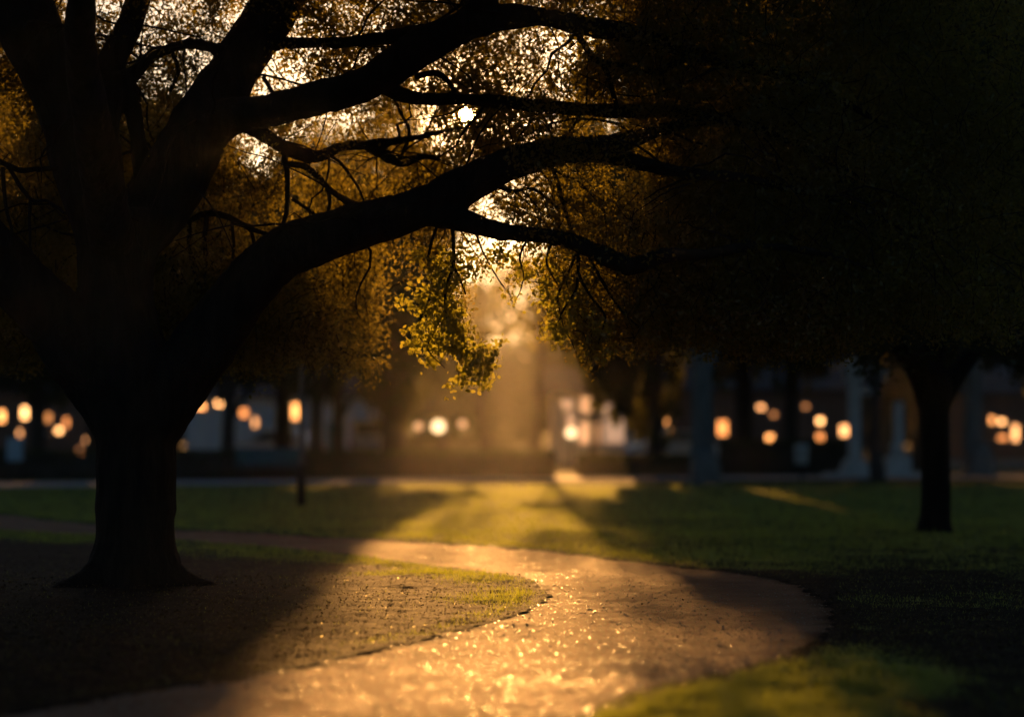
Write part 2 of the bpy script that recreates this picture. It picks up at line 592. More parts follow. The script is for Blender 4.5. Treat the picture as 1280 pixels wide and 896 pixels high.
pm = np_mesh('path', np.stack([pxw, pyw, pz], 1), np.stack([ii, ii + K, ii + K + 1, ii + 1], 1), smooth=True)

attr(pm, 'soil', np.clip(1 - ew / 0.32, 0, 1))


def gravel_mat(name, c1, c2, c3):
    M = Mat(name)
    tcn = M.n('ShaderNodeTexCoord')
    n1 = M.n('ShaderNodeTexNoise', Scale=1.3, Detail=6.0, Roughness=0.65)
    n2 = M.n('ShaderNodeTexVoronoi', Scale=105.0)
    n3 = M.n('ShaderNodeTexNoise', Scale=85.0, Detail=8.0, Roughness=0.75)
    for q in (n1, n2, n3): M.l(tcn.outputs['Object'], q.inputs['Vector'])
    r1 = M.n('ShaderNodeValToRGB')
    r1.color_ramp.elements[0].position = 0.3; r1.color_ramp.elements[0].color = c4(c1)
    r1.color_ramp.elements[1].position = 0.7; r1.color_ramp.elements[1].color = c4(c2)
    M.l(n1.outputs['Fac'], r1.inputs['Fac'])
    mm = M.n('ShaderNodeMix', data_type='RGBA'); mm.blend_type = 'MULTIPLY'; mm.inputs[0].default_value = 0.4
    M.l(r1.outputs[0], mm.inputs[6])
    M.l(n2.outputs['Color'], mm.inputs[7])
    ea = M.n('ShaderNodeAttribute', attribute_name='soil')
    n4 = M.n('ShaderNodeTexNoise', Scale=5.0, Detail=8.0, Roughness=0.7)
    M.l(tcn.outputs['Object'], n4.inputs['Vector'])
    sa = M.n('ShaderNodeMath', operation='MULTIPLY_ADD', use_clamp=True); sa.inputs[1].default_value = 1.5
    sb = M.n('ShaderNodeMath', operation='SUBTRACT'); sb.inputs[1].default_value = 0.72
    M.l(n4.outputs['Fac'], sb.inputs[0])
    M.l(ea.outputs['Fac'], sa.inputs[0]); M.l(sb.outputs[0], sa.inputs[2])
    sc = M.n('ShaderNodeMix', data_type='RGBA'); sc.inputs[7].default_value = (0.045, 0.028, 0.017, 1)
    M.l(sa.outputs[0], sc.inputs[0]); M.l(mm.outputs[2], sc.inputs[6])
    M.l(sc.outputs[2], M.bsdf.inputs['Base Color'])
    M.bsdf.inputs['Roughness'].default_value = 0.8
    M.bsdf.inputs['Specular IOR Level'].default_value = 0.035
    ad = M.n('ShaderNodeMath', operation='MULTIPLY_ADD')
    ad.inputs[1].default_value = 0.35
    M.l(n2.outputs['Distance'], ad.inputs[0]); M.l(n3.outputs['Fac'], ad.inputs[2])
    bp = M.n('ShaderNodeBump', Strength=0.9, Distance=0.007)
    M.l(ad.outputs[0], bp.inputs['Height']); M.l(bp.outputs[0], M.bsdf.inputs['Normal'])
    return M.m


M_far_path = gravel_mat('pale_gravel', (0.50, 0.45, 0.40), (0.64, 0.58, 0.52), (1, 1, 1))
M_path = gravel_mat('packed_gravel', (0.26, 0.136, 0.076), (0.44, 0.245, 0.145), (1, 1, 1))
tag(link('path', pm, M_path), kind='structure')

# far cross path and road beyond it
def strip(name, ctr, half, mat, z, n=160):
    c = catmull(ctr, n)
    T = np.gradient(c, axis=0); T /= np.linalg.norm(T, axis=1)[:, None]
    N = np.stack([-T[:, 1], T[:, 0]], 1)
    h = half if np.ndim(half) else np.full(n, half)
    a, b = c + N * h[:, None], c - N * h[:, None]
    V = np.vstack([np.c_[a, np.full(n, z)], np.c_[b, np.full(n, z)]])
    i = np.arange(n - 1)
    return tag(link(name, np_mesh(name, V, np.stack([i, n + i, n + i + 1, i + 1], 1)), mat), kind='structure')


far_ctr = [tuple(ground_at(px, py)) for px, py in ((-400, 612), (-100, 609.5), (0, 608.5), (200, 606), (380, 603.8), (560, 601.5), (700, 600.0), (860, 599.2), (1000, 598.6), (1280, 598.0), (1700, 598))]
strip('cross_path', far_ctr, 2.5, M_far_path, 0.055)
strip('road', [(-200, 92), (-60, 91), (0, 90.5), (60, 91), (200, 92)], 4.0, M_asphalt, 0.06)
for yk in (86.3, 95.1):
    g = Geo().box(-120, 120, yk - 0.12, yk + 0.12, -0.1, 0.19)
    tag(g.build('kerb', M_kerb), kind='structure')
g = Geo()
for x in np.arange(-60, 60, 5.0): g.box(x, x + 2.2, 90.6, 90.75, 0.0, 0.066)
tag(g.build('road_marking', M_white), kind='structure')


# ------------------------------------------------------------------ leaves
def quad_leaves(c, size, aspect=0.55, up_bias=0.0, fold=0.12, n_dir=None):
    """one folded leaf-shaped face of four corners at every point of c"""
    n = len(c)
    a = rng.normal(size=(n, 3))
    a[:, 2] -= up_bias
    a /= np.linalg.norm(a, axis=1)[:, None]
    b = rng.normal(size=(n, 3))
    b -= a * (a * b).sum(1)[:, None]
    b /= np.linalg.norm(b, axis=1)[:, None]
    nn = np.cross(a, b)
    L = (size * rng.uniform(0.7, 1.3, n))[:, None]
    Wd = L * aspect * 0.5
    p0 = c - a * L * 0.5
    p2 = c + a * L * 0.5
    mid = c - a * L * 0.06 + nn * L * fold
    V = np.stack([p0, mid - b * Wd, p2, mid + b * Wd], 1).reshape(-1, 3)
    Fq = np.arange(4 * n, dtype=np.int32).reshape(-1, 4)
    return V, Fq


def lobed_leaves(c, size):
    """six-cornered oak leaves for the sprays that hang in plain view"""
    n = len(c)
    a = rng.normal(size=(n, 3)); a[:, 2] -= 0.5
    a /= np.linalg.norm(a, axis=1)[:, None]
    b = rng.normal(size=(n, 3)); b -= a * (a * b).sum(1)[:, None]
    b /= np.linalg.norm(b, axis=1)[:, None]
    L = (size * rng.uniform(0.65, 1.3, n))[:, None]
    P = []
    for s, w in ((-0.5, 0), (-0.12, -0.30), (0.25, -0.22), (0.5, 0), (0.25, 0.22), (-0.12, 0.30)):
        P.append(c + a * L * s + b * L * w)
    V = np.stack(P, 1).reshape(-1, 3)
    return V, np.arange(6 * n, dtype=np.int32).reshape(-1, 6)


# ------------------------------------------------------------------ the big oak
D0 = 18.6
MPP = D0 / F          # metres per photo pixel at the oak
oak = empty('oak_tree', (OAK[0], OAK[1], 0), 'huge spreading oak, black thick trunk on the left bank, limbs arching over the path', 'tree')

# limbs as (px, py, width px, depth offset m)
LIMBS = [
    # trunk
    [(166, 775, 160, 0), (167, 745, 134, 0), (168, 715, 114, 0), (169, 680, 104, 0), (169, 640, 99, 0), (170, 590, 96, 0), (170, 545, 99, 0), (168, 505, 112, 0), (162, 470, 120, 0), (152, 430, 100, 0), (148, 395, 80, 0)],
    [(166, 590, 60, 0), (156, 530, 84, 0), (112, 455, 92, 0.0), (68, 398, 84, -0.1), (30, 358, 80, -0.25), (0, 325, 74, -0.4), (-60, 262, 64, -0.8), (-140, 190, 50, -1.2), (-240, 130, 36, -1.6)],     # left limb
    [(170, 520, 110, 0), (158, 460, 112, 0), (148, 400, 96, 0), (145, 345, 94, 0.05), (147, 300, 100, 0.1), (150, 262, 104, 0.1)],                                             # middle stem
    [(124, 300, 62, 0.0), (112, 245, 72, 0.0), (98, 190, 76, 0), (80, 130, 74, -0.1), (48, 60, 74, -0.3), (22, 0, 78, -0.5), (-10, -80, 66, -0.8), (-60, -190, 50, -1.2)],       # far left stem
    [(128, 250, 60, 0.1), (124, 180, 56, 0.15), (124, 125, 44, 0.2), (140, 75, 36, 0.3), (160, 35, 32, 0.4), (174, -5, 30, 0.6), (190, -80, 26, 0.8), (215, -180, 20, 1.0)],      # second stem
    [(122, 190, 40, 0.15), (128, 140, 48, 0.2), (142, 105, 40, 0.25), (162, 98, 22, 0.3), (180, 80, 16, 0.4), (205, 64, 13, 0.5), (240, 55, 14, 0.5), (280, 64, 15, 0.3)],        # bridge branch
    [(152, 95, 26, 0.25), (163, 125, 24, 0.3), (171, 165, 22, 0.35), (177, 205, 26, 0.3), (185, 250, 34, 0.2), (178, 290, 40, 0.1)],                                        # inner stem
    [(165, 300, 70, 0.15), (195, 262, 86, 0.2), (222, 215, 84, 0.25), (246, 168, 80, 0.3), (268, 128, 72, 0.4), (295, 85, 64, 0.5), (322, 42, 62, 0.7), (350, 0, 60, 0.9), (385, -70, 50, 1.2), (430, -170, 38, 1.6)],
    [(250, 170, 60, 0.25), (290, 146, 48, 0.1), (338, 138, 41, -0.1), (400, 122, 42, -0.3), (440, 112, 42, -0.4), (482, 90, 46, -0.5), (528, 58, 48, -0.6), (575, 36, 40, -0.7), (625, 22, 34, -0.8),
     (680, 22, 24, -0.8), (725, 32, 25, -0.8), (765, 38, 25, -0.7), (805, 47, 23, -0.6), (850, 60, 21, -0.5), (905, 78, 18, -0.3), (970, 92, 14, -0.1), (1040, 120, 10, 0.2), (1110, 160, 6, 0.4)],
    [(575, 38, 34, -0.7), (598, 10, 32, -0.8), (625, -30, 28, -1.0), (660, -90, 22, -1.2), (720, -170, 14, -1.5)],
    [(335, 58, 18, 0.7), (368, 54, 15, 0.6), (420, 54, 15, 0.4), (470, 49, 16, 0.1), (520, 42, 22, -0.3), (560, 40, 26, -0.6)],
    [(470, 100, 26, -0.4), (500, 118, 18, -0.3), (535, 124, 17, -0.2), (578, 124, 15, -0.1), (625, 128, 17, 0.0), (690, 134, 17, 0.1), (760, 139, 17, 0.2), (850, 140, 15, 0.3), (910, 148, 12, 0.4), (970, 170, 9, 0.5), (1040, 200, 6, 0.6)],
    # great low limb arching right
    [(170, 600, 60, 0), (176, 548, 84, 0), (210, 490, 90, 0), (246, 444, 82, -0.05), (280, 398, 76, -0.1), (318, 348, 70, -0.2), (358, 314, 66, -0.3), (402, 298, 62, -0.4), (440, 285, 58, -0.5), (490, 272, 54, -0.5), (535, 256, 52, -0.55),
     (580, 234, 50, -0.6), (620, 212, 46, -0.6), (665, 196, 40, -0.6), (710, 187, 34, -0.5), (760, 182, 28, -0.4), (810, 168, 20, -0.2), (865, 153, 15, 0), (925, 151, 13, 0.2), (975, 172, 11, 0.4), (1050, 208, 8, 0.6), (1120, 250, 5, 0.8)],
    [(700, 190, 28, -0.5), (750, 192, 24, -0.6), (800, 204, 19, -0.8), (860, 217, 16, -0.9), (930, 223, 13, -0.9), (1000, 240, 10, -0.8), (1080, 262, 7, -0.6), (1150, 300, 5, -0.4)],
    [(530, 262, 40, -0.55), (575, 274, 30, -0.7), (620, 288, 24, -0.9), (672, 294, 20, -1.1), (712, 301, 22, -1.2), (752, 318, 24, -1.3), (790, 332, 25, -1.4), (828, 320, 19, -1.5), (880, 318, 15, -1.5), (950, 308, 12, -1.4), (1030, 318, 8, -1.2), (1110, 345, 5, -1.0)],
    [(308, 152, 28, 0.2), (330, 168, 21, 0.4), (360, 187, 20, 0.6), (395, 196, 16, 0.7), (430, 183, 13, 0.8), (470, 180, 13, 0.9), (520, 172, 9, 1.0), (570, 161, 6, 1.1), (620, 158, 4, 1.2)],
    [(455, 182, 10, 0.9), (484, 196, 15, 1.0), (505, 206, 9, 1.1), (530, 195, 7, 1.2), (565, 205, 4, 1.3)],
]
TWIGS = [
    [(357, 186, 9, 0.6), (358, 215, 8, 0.6), (359, 245, 7, 0.55), (356, 275, 6, 0.5), (350, 300, 5, 0.45)],
    [(360, 205, 9, 0.6), (378, 208, 9, 0.6), (395, 218, 9, 0.6), (414, 238, 8, 0.55), (435, 252, 9, 0.4), (460, 262, 9, 0.0)],
    [(410, 236, 6, 0.6), (412, 256, 5, 0.6), (405, 280, 4, 0.5)],
    [(-10, 198, 8, -0.5), (24, 212, 8, -0.5), (46, 212, 7, -0.4), (72, 210, 7, -0.3)],
    [(10, 208, 5, -0.5), (28, 236, 6, -0.5), (42, 252, 5, -0.5), (60, 252, 4, -0.4), (84, 268, 4, -0.4)],
    [(38, 250, 5, -0.5), (36, 285, 4, -0.5), (40, 320, 3, -0.5)],
    [(4, 210, 6, -0.6), (6, 250, 5, -0.6), (14, 290, 4, -0.6), (10, 330, 3, -0.6)],
    [(720, 40, 9, -0.8), (732, 58, 9, -0.8), (746, 76, 9, -0.7), (780, 84, 8, -0.6), (815, 92, 9, -0.5), (845, 80, 8, -0.4), (880, 66, 5, -0.3)],
    [(752, 78, 8, -0.7), (760, 95, 8, -0.7), (767, 118, 7, -0.6), (772, 140, 6, -0.5)],
    [(770, 38, 5, -0.7), (785, 60, 5, -0.6), (800, 78, 5, -0.5), (822, 92, 4, -0.5)],
    [(688, 205, 6, -0.6), (698, 235, 6, -0.6), (705, 262, 5, -0.6), (716, 290, 5, -0.6)],
    [(620, 232, 5, -0.6), (640, 240, 5, -0.5), (668, 238, 4, -0.4), (700, 262, 3, -0.3)],
    [(566, 280, 6, -0.7), (567, 312, 5, -0.7), (566, 336, 5, -0.7), (558, 360, 4.5, -0.7), (558, 392, 4, -0.7), (568, 412, 3.5, -0.7), (584, 432, 3, -0.7), (600, 455, 2.4, -0.7), (606, 478, 2, -0.7)],
    [(564, 325, 4, -0.7), (575, 350, 3, -0.65), (582, 368, 2, -0.6)],
    [(558, 385, 3, -0.7), (545, 410, 2.5, -0.7), (535, 435, 2, -0.7), (556, 460, 1.5, -0.7)],
    [(548, 280, 4, -0.6), (535, 320, 4, -0.4), (540, 360, 3, -0.3), (525, 400, 2, -0.2)],
    [(724, 305, 5, -1.2), (722, 335, 5, -1.2), (720, 360, 4, -1.2), (705, 385, 3, -1.2), (692, 420, 2, -1.2)],
    [(722, 340, 4, -1.2), (738, 372, 3.5, -1.2), (756, 395, 3, -1.2), (748, 430, 2, -1.2)],
    [(735, 318, 4, -1.2), (752, 350, 3.5, -1.1), (775, 385, 3, -1.0), (800, 410, 2, -0.9)],
    [(660, 296, 4, -1.1), (650, 320, 3, -1.1), (655, 350, 2, -1.1), (640, 385, 1.5, -1.1)],
    [(690, 296, 4, -1.1), (684, 330, 3, -1.1), (700, 360, 2, -1.1)],
    [(226, 285, 5, 0.9), (255, 268, 9, 0.9), (280, 270, 9, 0.8), (302, 280, 8, 0.7), (335, 294, 6, 0.4)],
    [(258, 268, 7, 0.9), (256, 300, 6, 0.9), (258, 330, 5, 0.9), (254, 365, 5, 0.8)],
    [(236, 280, 7, 1.0), (238, 310, 6, 1.0), (244, 345, 6, 1.0), (258, 372, 5, 1.0), (262, 400, 4, 1.0)],
    [(205, 320, 6, 0.9), (222, 345, 6, 0.9), (238, 362, 5, 0.9), (270, 375, 4, 0.9), (292, 390, 4, 0.8)],
    [(310, 280, 5, 0.7), (318, 305, 5, 0.7), (312, 335, 4, 0.7)],
    [(290, 278, 5, 0.7), (292, 305, 4, 0.7), (290, 330, 4, 0.7)],
    [(365, 248, 5, 0.8), (385, 262, 5, 0.8), (402, 272, 4, 0.8), (430, 262, 3, 0.8)],
    [(500, 200, 5, 1.0), (512, 165, 5, 1.0), (500, 140, 4, 1.0), (492, 118, 4, 0.6)],
    [(215, 66, 6, 0.5), (222, 90, 5, 0.5), (212, 115, 4, 0.5)],
    [(330, 97, 6, 0.9), (342, 118, 6, 0.7), (350, 132, 6, 0.4)],
    [(520, 96, 10, 0.1), (545, 92, 8, 0.2), (562, 104, 6, 0.2), (570, 122, 6, 0.1)],
]


YB = [(-400, 470), (-100, 472), (0, 462), (60, 445), (110, 432), (190, 432), (240, 450), (300, 468), (400, 462), (440, 470), (470, 478), (500, 470), (518, 448), (530, 400), (560, 385), (590, 368), (620, 362), (660, 352), (680, 372), (690, 425), (710, 420), (740, 458), (765, 442), (800, 446), (850, 438), (900, 442), (1000, 440), (1060, 432), (1300, 430)]
yb_x, yb_y = np.array(YB, float).T


def limb_world(l, mul=9):
    c = catmull(l, max(14, len(l) * mul))
    pts = np.array([at(p[0], p[1], D0 + p[3]) for p in c])
    r = np.maximum(c[:, 2], 1.2) * 0.5 * (D0 + c[:, 3]) / F
    return pts, r


limb_pts = []
g = Geo()
for li, l in enumerate(LIMBS):
    p, r = limb_world(l)
    wob = (fbm(p * 2.0, 100 + li) - 0.5)[:, None]
    r = r * (1 + 0.22 * (fbm(p * 3.5, 60 + li) - 0.5))
    g.tube(p, r, 14)
    limb_pts.append(np.c_[p, r])
# root flare
for k in range(9):
    a = k / 9 * 2 * math.pi + 0.35
    ln = rng.uniform(0.5, 1.15)
    pts = [np.array([OAK[0] + math.cos(a) * q * ln * 0.9, OAK[1] + math.sin(a + 0.2 * q) * q * ln * 0.9, z]) for q, z in ((0.2, 0.7), (0.28, 0.4), (0.42, 0.17), (0.7, 0.05), (1.2, -0.07))]
    rr = [0.10, 0.12, 0.13, 0.10, 0.04]
    c = catmull(np.c_[np.array(pts), rr], 16)
    g.tube(c[:, :3], c[:, 3], 10)
# deeper limbs the photo hides behind foliage: towards the back and the front of the crown
EXTRA = [
    [(150, 300, 60, 0.3), (190, 230, 50, 1.4), (240, 150, 40, 2.6), (300, 60, 30, 3.6), (360, -60, 20, 4.6)],
    [(140, 300, 60, -0.2), (120, 180, 50, -1.4), (100, 40, 40, -2.6), (120, -120, 30, -3.6), (160, -260, 20, -4.4)],
]
for l in EXTRA:
    p, r = limb_world(l); g.tube(p, r, 12); limb_pts.append(np.c_[p, r])
tm = g.mesh('oak_trunk_raw', recalc=False)
tmp = bpy.data.objects.new('tmp_trunk', tm); COL.objects.link(tmp)
md = tmp.modifiers.new('r', 'REMESH'); md.mode = 'VOXEL'; md.voxel_size = 0.021
ms = tmp.modifiers.new('s', 'SMOOTH'); ms.factor = 0.5; ms.iterations = 5
dg = bpy.context.evaluated_depsgraph_get()
me = bpy.data.meshes.new_from_object(tmp.evaluated_get(dg))
bpy.data.objects.remove(tmp)
me.name = 'oak_trunk'
nv = len(me.vertices)
co = np.empty(nv * 3, np.float32); me.vertices.foreach_get('co', co); co = co.reshape(-1, 3)
no = np.empty(nv * 3, np.float32); me.vertices.foreach_get('normal', no); no = no.reshape(-1, 3)
rid = fbm(co * np.array([9, 9, 2.2]), 77, 3) - 0.5
rid2 = fbm(co * np.array([24, 24, 6]), 78, 2) - 0.5
co = co + no * (rid * 0.035 + rid2 * 0.014)[:, None]
me.vertices.foreach_set('co', np.ascontiguousarray(co, np.float32).ravel())
me.polygons.foreach_set('use_smooth', np.ones(len(me.polygons), dtype=bool))
me.materials.clear()
me.update()
oak_wood = me
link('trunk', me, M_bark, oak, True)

# twigs and side branches
g = Geo()
for l in TWIGS:
    p, r = limb_world(l, 5)
    p = p + (np.stack([fbm(p * 6, 1), fbm(p * 6, 2), fbm(p * 6, 3)], 1) - 0.5) * 0.03
    g.tube(p, r, 6)
sec_pts = []
allp = np.vstack([q[len(q) // 3:] for q in limb_pts[1:]])
for k in range(240):
    s = allp[rng.integers(len(allp))]
    spx, spy = project(*s[:3])
    if spy > np.interp(spx, yb_x, yb_y) - 130: continue
    n = 9
    a = rng.uniform(0, 2 * math.pi)
    d = np.array([math.cos(a), math.sin(a), rng.uniform(-0.5, 0.7)])
    L = rng.uniform(0.7, 1.9)
    p = [s[:3]]
    for q in range(n - 1):
        d = d + rng.normal(size=3) * 0.24 + np.array([0, 0, -0.07])
        d /= np.linalg.norm(d)
        p.append(p[-1] + d * L / (n - 1))
    p = np.array(p)
    r0 = min(s[3] * 0.4, rng.uniform(0.009, 0.02))
    g.tube(p, np.linspace(r0, 0.004, n), 5)
    sec_pts.append(p[3:])
bm = bmesh.new()
bm.from_mesh(oak_wood)
bm.from_mesh(g.mesh('oak_branches', smooth=True, recalc=False))
bm.to_mesh(oak_wood); bm.free()

# foliage: sprays of small leaves
HOLES = [(345, 96, 34, .98), (205, 40, 30, .8), (140, 15, 24, .8), (110, 12, 26, .7), (500, 158, 34, .80), (455, 225, 32, .85), (600, 245, 20, .6), (700, 62, 46, .72), (315, 185, 30, .75), (640, 322, 20, .6), (625, 345, 20, .6),
         (290, 20, 20, .7), (760, 15, 34, .6), (540, 90, 22, .6), (582, 143, 8, 1.0), (420, 160, 24, .5), (655, 232, 22, .7), (250, 72, 22, .5), (175, 60, 22, .7), (480, 20, 22, .6), (440, 30, 20, .4), (330, 205, 20, .5)]


def crown_density(px, py, pts):
    yb = np.interp(px, yb_x, yb_y) + (fbm(pts * 1.3, 201) - 0.5) * 40
    d = np.clip((yb - py) / 14, 0, 1)
    cl = fbm(pts * 1.15, 211, 3)
    d = d * np.clip((cl - 0.43) / 0.08, 0.03, 1)
    # thinner near the sun side centre-top, full lower down and to the right
    base = np.interp(px, [-300, 0, 200, 420, 560, 660, 760, 900], [1.0, 0.95, 0.9, 0.8, 0.75, 0.8, 0.95, 1.0])
    base = np.maximum(base, np.interp(py, [200, 330], [0, 0.8]) * ((px < 500) | (px > 690)))
    d = d * base
    gapm = np.clip(1 - np.abs(px - 640) / 55, 0, 1) * np.clip((py - 290) / 40, 0, 1)
    d = d * (1 - 0.75 * gapm)
    d = d * np.clip((1420 - px) / 420, 0, 1)
    rs = np.hypot(px - 590, py - 140)
    d = np.maximum(d, np.clip((62 - rs) / 20, 0, 1) * np.clip(0.3 + (np.hypot(px - 582, py - 143) - 14) / 22, 0.25, 1))
    for hx, hy, hr, s in HOLES:
        d = d * (1 - s * np.exp(-((px - hx) ** 2 + (py - hy) ** 2) / (hr * hr) * 1.2))
    return d


NC = 62000
cpx = rng.uniform(-260, 1400, NC); cpy = rng.uniform(-110, 485, NC)
cd = D0 + 0.35 + 3.4 * rng.uniform(0, 1, NC) ** 1.3 - np.where(cpx > 640, 2.2, 0.0) * rng.uniform(0, 1, NC)
pts = np.array([at(a, b, c) for a, b, c in zip(cpx, cpy, cd)])
keep = rng.uniform(size=NC) < 0.72 * crown_density(cpx, cpy, pts)
keep &= ~((cpx > 475) & (cpx < 780) & (cpy > 285) & (cd > D0 + 0.8))
spray_c = pts[keep]
# hand-placed sprays along the hanging twigs (in the sun, sharp)
hang = []
for (a, b, rr, n) in ((606, 470, 13, 9), (590, 462, 14, 9), (598, 445, 15, 9), (580, 432, 15, 8), (612, 440, 10, 4), (565, 418, 15, 8), (550, 432, 14, 7), (540, 450, 8, 3), (572, 478, 5, 1), (548, 410, 15, 7), (540, 392, 16, 7), (560, 395, 14, 6), (572, 405, 12, 5),
                      (536, 370, 18, 8), (560, 370, 15, 6), (548, 345, 18, 7), (575, 350, 12, 4), (525, 425, 12, 5), (590, 340, 8, 2), (555, 320, 16, 5), (535, 340, 18, 6), (520, 390, 16, 6),
                      (640, 330, 10, 3), (655, 345, 10, 3), (672, 358, 10, 4), (680, 335, 12, 4), (690, 372, 10, 4), (635, 372, 4, 1), (692, 420, 7, 3), (700, 398, 12, 5), (720, 385, 14, 6), (735, 405, 12, 5), (750, 440, 9, 4), (745, 425, 10, 4), (760, 410, 14, 5), (710, 365, 12, 4), (625, 310, 10, 2), (610, 320, 10, 2)):
    for k in range(n):
        dd = D0 + (-0.7 if a < 630 else -1.15) + rng.normal() * 0.22
        hang.append(at(a + rng.normal() * rr * 0.7, b + rng.normal() * rr * 0.6, dd))
hang = np.array(hang)
# crown above and around the frame (seen from the side and in its shade)
N2 = 3400
opx = rng.uniform(-900, 1150, N2); opy = rng.uniform(-620, -125, N2); od = D0 + rng.uniform(-6, 6, N2)
opts = np.array([at(a, b, c) for a, b, c in zip(opx, opy, od)])
r2 = ((opx - 200) / 1000) ** 2 + ((opy + 20) / 560) ** 2
up_c = opts[(r2 < 1) & (fbm(opts * 0.8, 221) > 0.42)]


def spray_leaves(cent, per, spread, size, maker, droop=0.22):
    n = len(cent)
    t = rng.uniform(0, 1, (n, per))
    d = rng.normal(size=(n, 1, 3)) * np.array([1, 1, 0.35]); d[:, :, 2] -= droop * 3
    d /= np.linalg.norm(d, axis=2)[:, :, None]
    p = cent[:, None, :] + d * (t[:, :, None] - 0.5) * spread * 2.2 + rng.normal(size=(n, per, 3)) * spread * 0.32
    p = p.reshape(-1, 3)
    tint = np.clip(rng.uniform(0, 1, n)[:, None] * 0.5 + rng.uniform(0, 1, (n, per)) * 0.5, 0, 1).reshape(-1)
    qx, qy = project(p[:, 0], p[:, 1], p[:, 2])
    ok = (np.hypot(qx - 582, qy - 143) > 6.5 + 4 * vnoise(p * 9, 5)) | (rng.uniform(size=len(p)) < 0.06)          # the small gap the sun looks through
    p, tint = p[ok], tint[ok]
    V, Fq = maker(p)
    k = Fq.shape[1]
    return V, Fq, np.repeat(tint, k)


def leaf_object(name, sets, mat, parent):
    V, Fs, T, n = [], [], [], 0
    for v, f, t in sets:
        V.append(v); Fs.append(f + n); T.append(t); n += len(v)
    me = np_mesh(name, np.vstack(V), np.vstack(Fs), np.concatenate(T))
    return link(name, me, mat, parent, True)


q = lambda s, a=0.55: (lambda c: quad_leaves(c, s, a, 0.4))
leaf_object('crown', [spray_leaves(spray_c, 30, 0.17, 0.046, q(0.046)), spray_leaves(up_c, 26, 0.36, 0.14, q(0.15, 0.7)), ], M_leaf, oak)
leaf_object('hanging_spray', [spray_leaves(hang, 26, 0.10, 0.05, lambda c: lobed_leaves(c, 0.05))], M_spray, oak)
# fine twiglets carrying the sprays
g = Geo()
for c in spray_c[::3]:
    a = c + rng.normal(size=3) * np.array([.18, .18, .06]) + np.array([0, 0, 0.22])
    m = (a + c) / 2 + rng.normal(size=3) * 0.04
    e = c + rng.normal(size=3) * 0.06 - np.array([0, 0, 0.14])
    g.tube(np.array([a, m, c, e]), [0.006, 0.005, 0.004, 0.002], 3, cap=False)
link('twig', g.mesh('oak_twigs', recalc=False), M_bark, oak, True)

# ------------------------------------------------------------------ right-hand tree
DR = ground_at(1168, 665)[1]
rb = at(1168, 665, DR)
rt = empty('shade_tree', (rb[0], rb[1], 0), 'dark tree at the right on the lawn, slim straight trunk forking into a black crown', 'tree')


def limbs_mesh(limbs, D, k=12, voxel=0.03):
    g = Geo()
    for l in limbs:
        c = catmull(l, max(12, len(l) * 7))
        p = np.array([at(q[0], q[1], D + q[3]) for q in c])
        r = np.maximum(c[:, 2], 1) * 0.5 * (D + c[:, 3]) / F
        g.tube(p, r * (1 + 0.2 * (fbm(p * 2, 7) - 0.5)), k)
    tm = g.mesh('raw', recalc=False)
    tmp = bpy.data.objects.new('tmp', tm); COL.objects.link(tmp)
    md = tmp.modifiers.new('r', 'REMESH'); md.mode = 'VOXEL'; md.voxel_size = voxel
    ms = tmp.modifiers.new('s', 'SMOOTH'); ms.factor = 0.5; ms.iterations = 4
    dg = bpy.context.evaluated_depsgraph_get()
    me = bpy.data.meshes.new_from_object(tmp.evaluated_get(dg))
    bpy.data.objects.remove(tmp)
    me.materials.clear()
    me.polygons.foreach_set('use_smooth', np.ones(len(me.polygons), dtype=bool))
    return me


RL = [
    [(1168, 680, 58, 0), (1168, 664, 48, 0), (1169, 645, 40, 0), (1170, 610, 37, 0), (1169, 560, 37, 0), (1168, 520, 38, 0), (1167, 490, 44, 0), (1163, 465, 50, 0)],
    [(1164, 500, 38, 0), (1152, 465, 38, -0.1), (1132, 440, 30, -0.3), (1100, 410, 24, -0.7), (1060, 375, 20, -1.2), (1000, 330, 14, -1.8), (930, 290, 8, -2.4)],
    [(1176, 505, 26, 0), (1190, 478, 26, 0.2), (1208, 452, 24, 0.5), (1230, 425, 22, 0.8), (1270, 390, 18, 1.2), (1330, 350, 12, 1.8)],
    [(1165, 470, 34, 0), (1166, 430, 30, 0.2), (1172, 380, 28, 0.4), (1165, 320, 24, 0.6), (1150, 240, 20, 0.8), (1160, 140, 14, 1), (1150, 0, 10, 1)],
    [(1168, 380, 20, 0.4), (1210, 320, 16, -0.4), (1260, 240, 12, -1.2), (1300, 140, 8, -2)],
]
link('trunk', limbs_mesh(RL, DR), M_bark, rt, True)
N3 = 19000
a = rng.uniform(640, 1750, N3); b = rng.uniform(-260, 460, N3); c = DR + rng.uniform(-6.5, 6.5, N3)
p3 = np.array([at(u, v, w) for u, v, w in zip(a, b, c)])
e = ((a - 1190) / 530) ** 2 + ((b - 300) / 560) ** 2 + ((c - DR) / 7.0) ** 2
bot = np.interp(a, [700, 850, 1000, 1060, 1075, 1130, 1150, 1220, 1300, 1800], [425, 432, 440, 436, 462, 448, 438, 440, 470, 470]) + (fbm(p3 * 1.1, 301) - 0.5) * 46
dens = np.clip((fbm(p3 * 0.7, 311) - 0.36) / 0.12, 0.12, 1) * np.clip((bot - b) / 14, 0, 1) * np.clip((1.0 - e) / 0.25, 0, 1)
p3 = p3[rng.uniform(size=N3) < dens]
leaf_object('crown', [spray_leaves(p3, 26, 0.28, 0.09, q(0.085, 0.6))], M_leaf_dark, rt)

